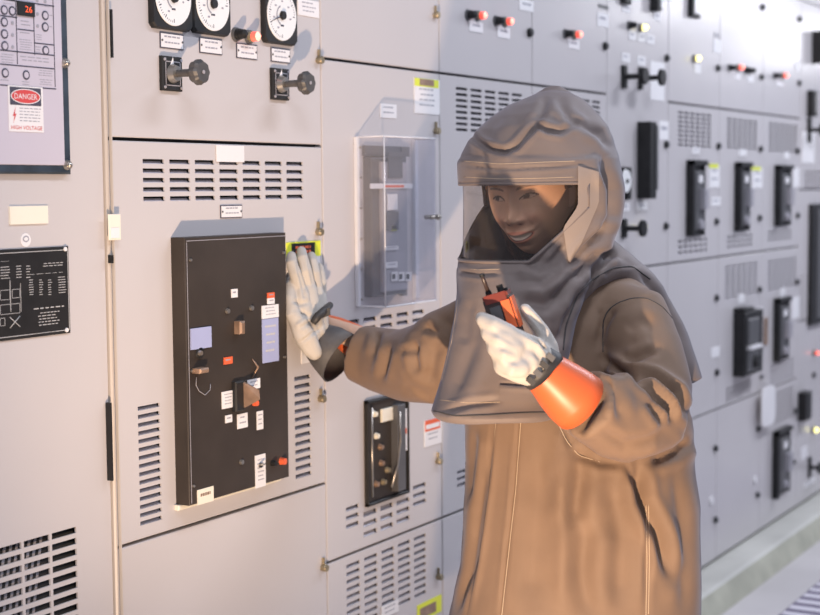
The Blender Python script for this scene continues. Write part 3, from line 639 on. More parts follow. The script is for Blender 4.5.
# big withdrawn breaker
d = .05; x0, x1, z0, z1 = wrect(733, 308, 763, 376, d)
bb = thing('circuit_breaker', 'large dark breaker with wide front at middle height right of the sleeve', 'circuit breaker', (x0, 0, z0), 'circuit breakers in the cabinets')
w, h = x1-x0, z1-z0; q = MB(); q.box(x0, x1, -d, -.0005, z0, z1-h*.06, BLACK, .005); q.box(x0, x0+w*.5, -d, -.0005, z1-h*.05, z1, BLACK, .004); q.build('housing', bb)
q = MB(); q.box(x0+w*.1, x0+w*.68, -d-.012, -d, z0+h*.46, z1-h*.16, DGREY, .006); q.box(x0+w*.1, x0+w*.68, -d-.012, -d, z0+h*.06, z0+h*.38, DGREY, .006); q.build('front_cover', bb, 'grey front cover')
MB().box(x0+w*.12, x0+w*.7, -d-.02, -d, z0+h*.39, z0+h*.44, WHITE).build('handle_strip', bb, 'pale handle strip')
MB().cone((x0+w*.4, -d-.012, z0+h*.2), (x0+w*.4, -d-.03, z0+h*.2), .03, .025, BLACK, 14).build('knob', bb)
plate(cabs[1], (752, 308, 762, 318), 'tag', WHITE, 0); x0, x1, z0, z1 = wrect(764, 318, 768, 345, .01); MB().box(x0, x1, -.01, 0, z0, z1, COPPER).build('side_label', cabs[2], 'brown side label')
# hanging tag
X0, X1, Z0, Z1 = wrect(755, 388, 775, 427, .03)
tg = thing('hanging_tag', 'rounded white tag hanging between blurred breakers', 'tag', (X0, -.03, Z0))
n = 32; pts = []
for i in range(n):
    a = 2*math.pi*i/n; c_, s_ = math.cos(a), math.sin(a); sg = lambda v: (1 if v > 0 else -1)*abs(v)**.42
    pts.append(((X0+X1)/2+(X1-X0)/2*sg(c_), (Z0+Z1)/2+(Z1-Z0)/2*sg(s_)))
q = MB(); q.add([(a, -.032, b) for a, b in pts]+[(a, -.026, b) for a, b in pts], [tuple(range(n)), tuple(range(n, 2*n))[::-1]]+[(i, n+i, n+(i+1) % n, (i+1) % n) for i in range(n)], WHITE); q.build('card', tg)
xk, zk = W(765, 377, .02); MB().tube([((X0+X1)/2, -.029, Z1-.01), ((X0+X1)/2, -.026, Z1+.02), (xk, -.0005, zk)], .002, WHITE, 6).build('string', tg)
MB().cone((xk, 0, zk), (xk, -.012, zk), .01, .01, DGREY, 10).build('hook', cabs[1])

# ================================================================== last column
cab9 = cabinet(8, 'grey instrument cabinet at the right edge with a tall dark window', x0=BX[8], x1=BX[8]+.75)
a, b = BX[8], BX[8]+.75
v = slots(wrect(805, 171, 822, 188), 5, 4, .3, .3); v2_ = slots((BX[8]+.035, BX[8]+.075, W(802, 322)[1], W(802, 275)[1]), 2, 12, .3, .4)
t9 = panel('door', cab9, a, b, 1.60, ZTOP, v); louvers(t9, v); m9 = panel('door', cab9, a, b, .98, 1.60, v2_); louvers(m9, v2_); panel('door', cab9, a, b, .10, .98)
blk(cab9, (812, 29, 824, 62), .05); blk(cab9, (807, 90, 818, 116), .03, name='meter'); blk(cab9, (810, 93, 817, 112), .033, DIAL, 'meter_face', 'white meter face', base=.0301)
plate(cabs[2], (795, 62, 799, 71), 'tag', WHITE, 0); plate(cab9, (802, 132, 814, 163), 'label', WHITE, 0, label='blank white label'); tswitch(cab9, (807, 118, 812, 142), .05)
blk(m9, (808, 204, 826, 324), .02, BLACK, 'window', 'tall dark window'); blk(m9, (813, 208, 826, 318), .023, DGREY, 'window_pane', base=.0201, bev=0)
blk(cab9, (806, 392, 812, 420), .04, BLACK, 'switch_box'); tswitch(cab9, (808, 458, 812, 478), .04); lamp(cab9, 816, 430, LEDY, .012); lamp(cab9, 817, 353, LEDR, .01)
plate(cab9, (801, 447, 807, 459), 'tag', n=0); plate(cab9, (804, 480, 815, 485), 'tag', n=0); dot_latch(cab9, 815, 375); dot_latch(cabs[2], 795, 462, .01)

# ================================================================== floor and pad
CONC = mat('painted_concrete', (.50, .50, .46), .5, var=.12, vscale=3, bump=.06, bscale=40)
CONC2 = mat('pad_face', (.42, .42, .34), .6, var=.18, vscale=6, bump=.1, bscale=60)
FLOOR = mat('floor_concrete', (.50, .48, .48), .55, var=.1, vscale=2, bump=.05, bscale=50)
q = MB(); q.box(-4, 14, -6, 1.4, -.1, 0, FLOOR); struct(q.build('floor'))
q = MB(); b = .012
q.add([(-4, -.118, .09), (14, -.118, .09), (14, 1.2, .09), (-4, 1.2, .09)], [(0, 1, 2, 3)], CONC)
q.add([(-4, -.118, .09), (14, -.118, .09), (14, -.134, .082), (-4, -.134, .082)], [(0, 3, 2, 1)], CONC)
q.add([(-4, -.134, .082), (14, -.134, .082), (14, -.172, .0005), (-4, -.172, .0005)], [(0, 3, 2, 1)], CONC2)
q.add([(-4, 1.2, .09), (14, 1.2, .09), (14, 1.2, .0005), (-4, 1.2, .0005)], [(0, 1, 2, 3)], CONC2)
struct(q.build('trim_1'))
mt = thing('floor_mat', 'striped purple and white mat in the bottom right corner', 'floor mat', (5.4, -.4, 0))
MPUR = mat('mat_purple', (.13, .11, .17), .7); MWH = mat('mat_white', (.62, .6, .66), .6)
q = MB(); q.box(4.6, 8.2, -1.3, -.372, .0005, .010, MPUR)
k = 4.62
while k < 8.15: q.box(k, k+.045, -1.29, -.378, .010, .013, MWH); k += .095
q.build('ribbed_surface', mt)

# ================================================================== person
DEN = mat('coat_cloth', (.195, .130, .088), .7, var=.06, vscale=14, bump=.05, bscale=500, spec=.3, sheen=.16)
HCL = mat('hood_cloth', (.168, .136, .124), .65, var=.06, vscale=14, bump=.05, bscale=500, spec=.35, sheen=.16)
SEAM = mat('seam_dark', (.055, .05, .05), .8)
THREAD = mat('stitch_thread', (.42, .33, .24), .8)
PATCH = mat('fastening_strip_cloth', (.26, .215, .19), .75, bump=.04, bscale=300)
LEATH = mat('cream_leather', (.47, .445, .41), .6, var=.04, vscale=20, bump=.06, bscale=90, spec=.3)
LEATHD = mat('dark_leather', (.075, .072, .074), .6, var=.15, vscale=30, bump=.1, bscale=120)
RUB = mat('orange_rubber', (.64, .12, .035), .42, var=.04, vscale=10)
STRAP = mat('strap_black', (.03, .03, .032), .55)
SKIN = mat('skin', (.66, .43, .31), .5, var=.04, vscale=30, attr='tint', sss=.05)
HAIR = mat('hair', (.07, .036, .022), .5, var=.4, vscale=60, bump=.3, bscale=200)
VISOR = mat('visor_tint', (.42, .33, .27), .03, metal=.05, trans=(.86, .80, .75))
BOOT = mat('boot_leather', (.04, .035, .03), .5)

def pmr(dep): return dep/FPX
def ring_pts(c, a, b, n, ex=2.0):
    out = []
    for i in range(n):
        t = 2*math.pi*i/n; c_, s_ = math.cos(t), math.sin(t)
        f = lambda v: math.copysign(abs(v)**(2/ex), v)
        out.append(c+a*f(c_)+b*f(s_))
    return out
def loft_rings(mb, rings, m, n=48):
    vs = [p for r_ in rings for p in r_]; k = len(rings)
    fs = [(i*n+j, i*n+(j+1) % n, (i+1)*n+(j+1) % n, (i+1)*n+j) for i in range(k-1) for j in range(n)]
    fs += [tuple(range(n))[::-1], tuple(range((k-1)*n, k*n))]
    mb.add(vs, fs, m, True)
def px_loft(mb, rows, m, n=48, ex=2.0):
    loft_rings(mb, [ring_pts(P((L+R)/2, y, d), HR*((R-L)/2*pmr(d)), HF*hd, n, ex) for y, L, R, d, hd in rows], m, n)
def capsule(mb, pts, m, n=14, flat=None):
    """pts: (Vector, r); rounded chain"""
    P_ = [Vector(p) for p, r in pts]; R_ = [r for p, r in pts]
    # add rounded ends
    d0 = (P_[0]-P_[1]).normalized(); d1 = (P_[-1]-P_[-2]).normalized()
    pp, rr = [], []
    for k in (1.0, .86, .5): pp.append(P_[0]+d0*R_[0]*k); rr.append(R_[0]*max(.03, math.sqrt(1-k*k)))
    pp += P_; rr += R_
    for k in (.5, .86, 1.0): pp.append(P_[-1]+d1*R_[-1]*k); rr.append(R_[-1]*max(.03, math.sqrt(1-k*k)))
    mb.tube(pp, rr, m, n)
def remesh(mb, voxel, smooth=3, name='tmp'):
    o = mb.build(name); md = o.modifiers.new('r', 'REMESH'); md.mode = 'VOXEL'; md.voxel_size = voxel; md.use_smooth_shade = True
    if smooth: s_ = o.modifiers.new('s', 'SMOOTH'); s_.iterations = smooth; s_.factor = .5
    dg = bpy.context.evaluated_depsgraph_get(); me = bpy.data.meshes.new_from_object(o.evaluated_get(dg))
    bpy.data.objects.remove(o)
    return me
def getv(me):
    a = np.empty(len(me.vertices)*3); me.vertices.foreach_get('co', a); return a.reshape(-1, 3)
def getn(me):
    a = np.empty(len(me.vertices)*3); me.vertices.foreach_get('normal', a); return a.reshape(-1, 3)
def setv(me, a): me.vertices.foreach_set('co', a.reshape(-1)); me.update()
def projn(V):
    q = V-np.array(CAM); z = q@np.array(cF); return 410+FPX*(q@np.array(cR))/z, 307.5-FPX*(q@np.array(cU))/z
def crease(me, lst, gain=1.0):
    """press folds into (or raise them from) the cloth; lst: (points, half width, depth in m)"""
    V = getv(me); Nn = getn(me); x, y = projn(V)
    face = np.clip(-(Nn@np.array(cF))*2.5+.3, 0, 1)
    D = np.zeros(len(V))
    for pts, wd, dp in lst:
        best = np.full(len(V), 1e9); tt = np.zeros(len(V)); n = len(pts)-1
        for k in range(n):
            ax, ay = pts[k]; bx_, by_ = pts[k+1]; dx, dy = bx_-ax, by_-ay; L2 = dx*dx+dy*dy
            t = np.clip(((x-ax)*dx+(y-ay)*dy)/L2, 0, 1); ds = np.hypot(x-ax-t*dx, y-ay-t*dy)
            u = best > ds; best[u] = ds[u]; tt[u] = (k+t[u])/n
        taper = np.clip(np.minimum(tt, 1-tt)*5+.15, 0, 1)
        dp = dp*gain; D -= dp*taper*np.exp(-(best/wd)**2)
        D += dp*.45*taper*np.exp(-((best-2.1*wd)/(wd*1.1))**2)
    V += Nn*(D*face)[:, None]; setv(me, V)
def wobble(me, amp, fx, fy, seed, mask=None):
    V = getv(me); Nn = getn(me); r = np.random.RandomState(seed); D = np.zeros(len(V))
    for k in range(6):
        a, b, c, ph = r.uniform(.5, 1.5), r.uniform(-1, 1), r.uniform(.4, 1.6), r.uniform(0, 6.28)
        D += np.sin((V@np.array(HR))*fx*a+(V@np.array(HF))*fx*b+V[:, 2]*fy*c+ph+1.5*np.sin(V[:, 2]*fy*.7+k))/3
    if mask is not None: D = D*mask(V)
    V += Nn*(D*amp)[:, None]; setv(me, V)
def finish(me, name, m, parent, label=None, solid=0):
    org = tree_origin(parent); V = getv(me)-np.array(org); setv(me, V)
    me.materials.clear(); me.materials.append(m); me.name = name
    me.polygons.foreach_set('use_smooth', [True]*len(me.polygons))
    o = bpy.data.objects.new(name, me); COL.objects.link(o); o.parent = parent
    if solid: md = o.modifiers.new('solid', 'SOLIDIFY'); md.thickness = solid; md.offset = -1
    if label: o['label'] = label
    return o
def bvh_of(me):
    return BVHTree.FromPolygons([v.co.copy() for v in me.vertices], [tuple(p.vertices) for p in me.polygons])
def on_surface(bvh, px, py, off=.0):
    d = ray(px, py).normalized(); h = bvh.ray_cast(CAM, d)
    if h[0] is None: return None
    return h[0]-d*off
def seam(mb, bvh, pts, r, m, off=0.0, step=3.0):
    out = []
    for k in range(len(pts)-1):
        (a, b), (c, e) = pts[k], pts[k+1]; n = max(1, int(math.hypot(c-a, e-b)/step))
        for i in range(n+(k == len(pts)-2)):
            t = i/n; h = on_surface(bvh, a+(c-a)*t, b+(e-b)*t, off)
            if h is not None: out.append(h)
    if len(out) < 2: return
    for _ in range(2): out = [out[0]]+[(out[i-1]+out[i]*2+out[i+1])/4 for i in range(1, len(out)-1)]+[out[-1]]
    mb.tube(out, r, m, 6)
def cloth_patch(name, par, bvh, A, B, m, off=.003, n=14, label=None, th=.003):
    """flap lying on the cloth between edge lines A and B"""
    def samp(pl, t):
        k = min(int(t*(len(pl)-1)), len(pl)-2); u = t*(len(pl)-1)-k; return pl[k][0]+(pl[k+1][0]-pl[k][0])*u, pl[k][1]+(pl[k+1][1]-pl[k][1])*u
    g = []
    for i in range(n+1):
        a, b = samp(A, i/n), samp(B, i/n); row = []
        for j in range(n+1):
            h = on_surface(bvh, a[0]+(b[0]-a[0])*j/n, a[1]+(b[1]-a[1])*j/n)
            row.append(h if h is not None else (row[-1] if row else P(a[0], a[1], 2.95)))
        g.append(row)
    q = MB(); d = ray(540, 300).normalized(); N_ = n+1
    f_ = [p-d*(off+th) for r_ in g for p in r_]; b_ = [p-d*off*.2 for r_ in g for p in r_]
    fs = [(i*N_+j, i*N_+j+1, (i+1)*N_+j+1, (i+1)*N_+j) for i in range(n) for j in range(n)]
    q.add(f_, fs, m, True)
    rim = [j for j in range(N_)]+[i*N_+n for i in range(1, N_)]+[n*N_+j for j in range(n-1, -1, -1)]+[i*N_ for i in range(n-1, 0, -1)]
    K = len(rim); q.add([f_[i] for i in rim]+[b_[i] for i in rim], [(i, (i+1) % K, K+(i+1) % K, K+i) for i in range(K)], m)
    return q.build(name, par, label)

feet = P(580, 500, 3.12); feet.z = 0
person = thing('person', 'person in tan coat and grey visor hood, touching the cabinet and holding a radio', 'person', feet)

# ---- skeleton directions: the chest faces left and towards the viewer
BF = (-HF*math.cos(math.radians(50))-HR*math.sin(math.radians(50))).normalized()   # body forward
BS = UP.cross(BF).normalized()                                                     # body's left
if BS.dot(HR) < 0: BS = -BS

# ---- body
def PV(x, y, d): return P(x, y, d)
bm_ = MB()
neck0 = P(566, 262, 3.07); chest = P(572, 330, 3.12); belly = P(578, 430, 3.12); pelv = P(580, 512, 3.12)
Lsh, Rsh = P(618, 325, 3.05), P(500, 325, 3.2)
capsule(bm_, [(P(552, 235, 3.06), .048), (neck0, .052), (P(570, 290, 3.10), .055)], SKIN, 18)
loft_rings(bm_, [ring_pts(P(x, y, 3.11), BS*a, BF*b, 32) for x, y, a, b in [(568, 290, .06, .05), (570, 312, .12, .07), (572, 340, .145, .10), (575, 390, .14, .10), (578, 440, .13, .095), (580, 500, .165, .11), (580, 530, .16, .11), (580, 545, .10, .07)]], SKIN, 32)
Lel, Lwr = P(648, 408, 2.88), P(548, 378, 2.705)
Rel, Rwr = P(434, 363, 3.30), P(322, 325, 3.53)
capsule(bm_, [(Lsh, .052), (P(645, 355, 2.95), .046), (Lel, .040), (P(600, 395, 2.79), .036), (Lwr, .026)], SKIN, 16)
capsule(bm_, [(Rsh, .052), (P(462, 335, 3.25), .045), (Rel, .038), (P(385, 348, 3.42), .033), (Rwr, .024)], SKIN, 16)
for s_ in (1, -1):
    hip = pelv+BS*(.085*s_); kn = hip+Vector((0, 0, 0))+BF*.02; kn.z = .50; an = hip+BS*(.02*s_); an.z = .10
    capsule(bm_, [(hip, .078), (kn.lerp(hip, .5), .07), (kn, .05), (an.lerp(kn, .6), .05), (an, .034)], SKIN, 16)
    capsule(bm_, [(an+Vector((0, 0, -.05)), .038), (an+BF*.13+Vector((0, 0, -.062)), .03)], SKIN, 12)
for (W_, tipd) in ((Lwr, (P(505, 345, 2.66))), (Rwr, P(306, 292, 3.56))):
    capsule(bm_, [(W_, .024), (W_.lerp(tipd, .6), .022), (tipd, .018)], SKIN, 10)
bme = remesh(bm_, .007, 3)

# ---- head with a face, joined to the body mesh
yaw, pit, rol = math.radians(29), math.radians(8), math.radians(-5)
hf = (-HF*math.cos(yaw)-HR*math.sin(yaw)); hs_ = UP.cross(hf).normalized()
hs_ = hs_ if hs_.dot(HR) > 0 else -hs_
hu = UP.copy()
hf2 = hf*math.cos(pit)-hu*math.sin(pit); hu2 = hu*math.cos(pit)+hf*math.sin(pit)
hs3 = hs_*math.cos(rol)-hu2*math.sin(rol); hu3 = hu2*math.cos(rol)+hs_*math.sin(rol)
HS = 1.10
eye_mid = P(512.5, 198.5, 2.94)
HC = eye_mid-hf2*.083*HS
def h2w(A): return np.array(HC)+HS*(A[:, :1]*np.array(hs3)+A[:, 1:2]*np.array(hf2)+A[:, 2:]*np.array(hu3))
def sstep(v): v = np.clip(v, 0, 1); return v*v*(3-2*v)
def head_verts(na, nb, grow=1.0, feat=True):
    u = np.linspace(-1, 1, na, endpoint=False); th = math.pi*(.45*u+.55*u**3)
    ph = np.linspace(-math.pi/2*.985, math.pi/2*.985, nb); TH, PH = np.meshgrid(th, ph)
    x = np.sin(TH)*np.cos(PH); y = np.cos(TH)*np.cos(PH); z = np.sin(PH)
    X = x*.076*grow; Y = np.where(y > 0, y*.088, y*.10)*grow; Z = z*.116*grow+.003
    f = sstep((-Z-.015)/.10); X = X*(1-.36*f); back = sstep((-Z-.03)/.08)*np.clip(-y, 0, 1); Y = Y*(1-.45*back)
    # squarer front of the face: keep depth towards brow and chin
    Y = np.where(y > 0, Y+.030*np.clip(y, 0, 1)**.6*np.clip(np.abs(z), 0, 1)**2*np.clip(1-np.abs(z)**8, 0, 1), Y)
    g = lambda x0, z0, sx, sz: np.exp(-((X-x0)/sx)**2-((Z-z0)/sz)**2)*(y > 0)
    if feat:
        D = .011*g(0, -.008, .009, .024)+.020*g(0, -.034, .0105, .011)+.006*g(0, -.043, .012, .006)
        D += .003*g(0, .035, .03, .02)
        for s in (-1, 1):
            D += .0085*g(s*.0145, -.039, .006, .006)-.0085*g(s*.030, .002, .014, .010)+.0048*g(s*.030, -.001, .0115, .0065)+.0032*g(s*.028, .021, .018, .007)
            D += .0075*g(s*.036, -.034, .017, .014)-.0028*g(s*.026, -.052, .004, .010)-.004*g(s*.044, -.075, .012, .015)
        zc = -.0715+10*X**2
        D += .0075*np.exp(-((Z-zc-.006)/.0042)**2-(X/.025)**2)*(y > 0)+.0075*np.exp(-((Z-zc+.0085)/.0045)**2-(X/.021)**2)*(y > 0)-.002*np.exp(-((Z-zc)/.003)**2-(X/.026)**2)*(y > 0)
        D += .004*g(0, -.068, .028, .02)+.009*g(0, -.103, .018, .012)-.004*g(0, -.090, .014, .004)
        Y = Y+D
    return X, Y, Z, TH, y
X, Y, Z, TH, yy_ = head_verts(300, 220)
na, nb = 300, 220
Vh = h2w(np.stack([X.ravel(), Y.ravel(), Z.ravel()], 1))
T = np.ones((nb, na, 3)); front = yy_ > 0
def put(mask, col, k=1.0):
    mk = np.clip(mask, 0, 1)[..., None]*k*front[..., None]; T[:] = T*(1-mk)+np.array(col)*mk
soft = lambda v, w: np.clip(v/w+.5, 0, 1)
for s in (-1, 1):
    put(np.exp(-((X-s*.036)/.017)**2-((Z+.038)/.013)**2), (1.1, .78, .74), .35)                # cheeks
    bx_ = (X-s*.031)*s; bz_ = .0205+.10*bx_-9*bx_**2
    put(soft(.0029-np.abs(Z-bz_)*(1+20*np.abs(bx_)), .0015)*soft(.0185-np.abs(bx_), .004), (.13, .10, .10), .85)   # eyebrow
    ex_ = (X-s*.030)/.0145; up = .0052*(1-ex_**2); lo = -.0030*(1-ex_**2); zz = Z-.0002-.0015*ex_*s
    put(soft(np.minimum(up-zz, zz-lo), .0012)*(np.abs(ex_) < 1), (1.05, 1.3, 1.5), .75)          # white of the eye
    put(soft(.0052-np.hypot(X-s*.030+.004, zz-.0005), .001)*soft(np.minimum(up-zz, zz-lo), .001), (.05, .04, .05))  # iris
    put(soft(.0016-np.abs(zz-up), .0008)*soft(1.08-np.abs(ex_), .1), (.05, .04, .04))           # lashes
    put(soft(.0007-np.abs(zz-lo), .0006)*soft(1-np.abs(ex_), .1), (.35, .25, .25), .7)
    put(np.exp(-((X-s*.0115)/.0042)**2-((Z+.0465)/.0022)**2), (.22, .12, .12), .9)              # nostril
zc = -.0715+10*X**2; mw = .027
tx = 1-(X/mw)**2
put(soft(.0125*np.clip(tx, 0, 1)**.7-np.abs(Z-zc+.001), .0015)*(np.abs(X) < mw), (.95, .55, .52), .8)  # lips
put(soft(.0062*np.clip(1-(X/.025)**2, 0, 1)**.6-np.abs(Z-zc+.0012), .001)*(np.abs(X) < .025), (.18, .08, .08))
put(soft(.0050*np.clip(1-(X/.023)**2, 0, 1)**.6-np.abs(Z-zc-.0003), .001)*(np.abs(X) < .023), (1.35, 1.9, 2.3))  # teeth
Fh = []
for j in range(nb-1):
    for i in range(na): Fh.append((j*na+i, j*na+(i+1) % na, (j+1)*na+(i+1) % na, (j+1)*na+i))
Fh.append(tuple(range(na))[::-1]); Fh.append(tuple(range((nb-1)*na, nb*na)))
# ears
em = MB()
for s in (-1, 1):
    c = np.array([[s*.073, -.004, -.008]]); c = Vector(h2w(c)[0]); em.ball(c, .030, SKIN, 8, (.35, .6, 1.0))
Vb = getv(bme); org = np.array(tree_origin(person)); Ve = np.array([tuple(v) for v in em.v])
allv = np.concatenate([Vb, Vh, Ve])-org
o1, o2 = len(Vb), len(Vb)+len(Vh)
fa = [tuple(p.vertices) for p in bme.polygons]+[tuple(i+o1 for i in f) for f in Fh]+[tuple(i+o2 for i in f) for f in em.f]
bme2 = bpy.data.meshes.new('body'); bme2.from_pydata(allv.tolist(), [], fa); bme2.update(); bme2.materials.append(SKIN)
bme2.polygons.foreach_set('use_smooth', [True]*len(bme2.polygons))
at = bme2.color_attributes.new('tint', 'FLOAT_COLOR', 'POINT')
cc = np.ones((len(allv), 4)); cc[o1:o2, :3] = T.reshape(-1, 3); at.data.foreach_set('color', cc.ravel())
body = bpy.data.objects.new('body', bme2); COL.objects.link(body); body.parent = person

# hair: shell over the skull, parted above the forehead, with locks beside the face down to the neck
X2, Y2, Z2, TH2, y2_ = head_verts(160, 110, 1.07, False)
wv = 1+.02*np.sin(TH2*22)+.012*np.sin(TH2*47+Z2*60)
X2 *= wv; Y2 *= wv
keep = (np.abs(TH2) > np.where(Z2 < .0, 1.5, 1.27)) | (Z2 > .066+.02*np.cos(TH2*1.6)-.0) 
low = (Z2 < -.10) & (np.abs(TH2) < 1.4)
keep &= ~low
Vr = h2w(np.stack([X2.ravel(), Y2.ravel(), Z2.ravel()], 1)); kf = keep.ravel(); q = MB(); fs = []
for j in range(109):
    for i in range(160):
        f = (j*160+i, j*160+(i+1) % 160, (j+1)*160+(i+1) % 160, (j+1)*160+i)
        if all(kf[v] for v in f): fs.append(f)
q.add([tuple(v) for v in Vr], fs, HAIR, True)
for s in (-1,):
    for k in range(3, 10):
        a = np.array([[s*(.068-.002*k), .035-.012*k, .02], [s*(.078-.002*k), .030-.012*k, -.04], [s*(.072-.003*k), .022-.012*k, -.10], [s*(.058-.003*k), .02-.012*k, -.14]])
        w3 = h2w(a); capsule(q, [(w3[0], .007), (w3[1], .009), (w3[2], .009), (w3[3], .004)], HAIR, 7)
for k in range(14):          # loose strands across the forehead
    t = -1+k/6.5; a = np.array([[.012, .082, .088], [.012+t*.035, .092, .072], [t*.064, .072-.018*abs(t), .030-.01*abs(t)]])
    w3 = h2w(a); capsule(q, [(w3[0], .004), (w3[1], .0038), (w3[2], .002)], HAIR, 6) if abs(t) > .45 else None
q.build('hair', person, 'dark brown hair')

# ---- coat
cm = MB()
px_loft(cm, [(268, 545, 622, 3.09, .06), (276, 512, 640, 3.09, .10), (290, 480, 652, 3.1, .13), (320, 466, 666, 3.11, .155), (380, 460, 682, 3.12, .17), (420, 463, 690, 3.12, .175),
             (460, 466, 693, 3.12, .18), (500, 464, 698, 3.12, .185), (560, 461, 699, 3.12, .19), (615, 448, 699, 3.12, .20), (700, 440, 702, 3.12, .21), (765, 436, 704, 3.12, .22)], DEN, 64, 2.35)
def chain(mb, L, m, n=20): capsule(mb, [(P(x, y, d), r*pmr(d)) for x, y, d, r in L], m, n)
def otube(mb, L, m, n=28): mb.tube([P(x, y, d) for x, y, d, r in L], [r*pmr(d) for x, y, d, r in L], m, n)
otube(cm, [(600, 300, 3.04, 28), (632, 320, 3.0, 40), (645, 352, 2.96, 39), (650, 388, 2.92, 43), (644, 412, 2.88, 46), (624, 419, 2.83, 43), (600, 410, 2.77, 36), (586, 402, 2.74, 35)], DEN)
otube(cm, [(515, 305, 3.17, 26), (482, 326, 3.2, 36), (452, 347, 3.25, 42), (432, 363, 3.30, 42), (402, 365, 3.39, 35), (378, 360, 3.45, 32), (357, 353, 3.475, 29)], DEN)
cme = remesh(cm, .0062, 5)
wobble(cme, .0042, 13, 5, 2); wobble(cme, .0016, 38, 26, 5)
crease(cme, [([(637, 464), (642, 499), (660, 538), (672, 580)], 6, .022), ([(624, 462), (638, 490), (646, 517), (646, 613)], 3, .006), ([(580, 445), (580, 480), (570, 530)], 8, .010), ([(588, 520), (583, 570), (590, 620)], 9, .008),
             ([(562, 470), (564, 520), (561, 615)], 8, -.008), ([(540, 440), (536, 520), (530, 615)], 9, .006), ([(488, 450), (478, 520), (471, 570), (456, 612)], 4, .010), ([(493, 421), (488, 488), (478, 559), (467, 616)], 2.0, .004),
             ([(519, 418), (514, 488), (506, 559), (500, 616)], 2.0, .004), ([(610, 480), (622, 540), (618, 610)], 10, .009), ([(675, 470), (684, 540), (684, 612)], 6, .007), ([(474, 430), (470, 500)], 4, .007),
             ([(603, 358), (625, 373), (654, 377), (676, 392), (686, 414)], 3.6, .019), ([(616, 368), (647, 388), (669, 410), (673, 422)], 3.4, .016), ([(628, 362), (656, 350)], 4, .010), ([(648, 400), (664, 424)], 4, .010), ([(604, 372), (618, 396), (622, 420)], 5, .008),
             ([(600, 430), (625, 444), (650, 440), (676, 424)], 5, .006), ([(605, 395), (590, 415), (575, 440)], 4, .007), ([(598, 345), (604, 325), (614, 308)], 4, .008), ([(626, 330), (640, 322), (654, 326)], 6, .006),
             ([(622, 463), (600, 462), (574, 452)], 4, .006), ([(566, 428), (572, 448)], 4, .006), ([(690, 440), (676, 452), (650, 462)], 5, .014),
             ([(379, 331), (374, 357)], 3.5, .010), ([(390, 346), (381, 380)], 3.5, .011), ([(414, 340), (417, 374)], 4, .011), ([(400, 352), (422, 348)], 3.5, .006), ([(424, 327), (440, 333)], 4, .009), ([(402, 385), (430, 398)], 6, .006), ([(436, 345), (428, 385)], 6, .008),
             ([(440, 318), (456, 330), (470, 360)], 5, .008)])
cb = bvh_of(cme)
coat = finish(cme, 'coat', DEN, person, 'long tan brown arc flash coat')
q = MB()
for pl in ([(496, 421), (491, 488), (481, 559), (470, 614), (466, 640)], [(521, 418), (516, 488), (508, 559), (502, 614), (498, 640)], [(646, 505), (647, 560), (646, 614), (646, 640)], [(648.5, 505), (649.5, 560), (648.5, 614)],
           [(557, 421), (566, 440), (578, 455), (600, 462)]): seam(q, cb, pl, .0010, THREAD)
q.build('stitching', coat, 'pale stitching lines')
q = MB(); seam(q, cb, [(603, 352), (603, 321), (608, 310), (617, 303), (632, 298), (647, 298), (662, 306), (672, 318), (682, 337)], .0013, SEAM); q.build('shoulder_seam', coat, 'dark shoulder seam')
cloth_patch('front_placket', coat, cb, [(496, 424), (489, 490), (479, 560), (466, 622)], [(519, 421), (514, 490), (506, 560), (499, 622)], DEN, .0015, 24, 'straight placket strip down the coat front', .002)
# trousers and boots below the hem
q = MB()
for s_ in (1, -1):
    hip = pelv+BS*(.085*s_); pts = []
    for z, r_ in ((.75, .10), (.5, .095), (.3, .09), (.12, .095)): p_ = hip+BS*(.015*s_); p_.z = z; pts.append((p_, r_))
    q.tube([a for a, b in pts], [b for a, b in pts], DEN, 24)
q.build('trousers', person)
for s_ in (1, -1):
    an = pelv+BS*(.10*s_); an.z = .0; q = MB()
    capsule(q, [(an+Vector((0, 0, .16)), .055), (an+Vector((0, 0, .05)), .05)], BOOT, 14); capsule(q, [(an+Vector((0, 0, .047))-BF*.04, .045), (an+BF*.10+Vector((0, 0, .05)), .047), (an+BF*.19+Vector((0, 0, .042)), .038)], BOOT, 14)
    me = remesh(q, .008, 3); V = getv(me); V[:, 2] = np.maximum(V[:, 2], .0005); setv(me, V); finish(me, 'boot', BOOT, person, 'dark boot')

# ---- hood
hm = MB()
px_loft(hm, [(91, 546, 560, 3.03, .014), (94, 536, 572, 3.03, .035), (99, 524, 582, 3.03, .06), (106, 507, 590, 3.03, .088), (116, 491, 599, 3.03, .115), (128, 477, 607, 3.03, .135), (142, 466, 613, 3.03, .15), (155, 460, 617, 3.03, .156), (170, 460, 620, 3.03, .16),
             (184, 461, 622, 3.03, .162), (200, 462, 622, 3.03, .162), (222, 462, 620, 3.03, .16), (240, 461, 613, 3.03, .156), (262, 461, 603, 3.03, .15), (285, 463, 590, 3.01, .14), (310, 475, 570, 3.0, .11)], HCL, 64)
chain(hm, [(541, 95, 3.03, 4), (548, 90.5, 3.03, 4), (558, 89.5, 3.03, 4.5), (566, 92, 3.03, 3)], HCL, 12)
px_loft(hm, [(250, 464, 588, 3.02, .13), (262, 458, 594, 3.02, .145), (275, 457, 592, 3.01, .15), (292, 457, 583, 2.99, .14), (320, 455, 574, 2.97, .13), (350, 448, 569, 2.95, .12), (380, 441, 563, 2.93, .115), (400, 435, 558, 2.92, .11), (411, 432, 556, 2.91, .108), (417, 437, 553, 2.91, .10)], HCL, 64, 2.5)
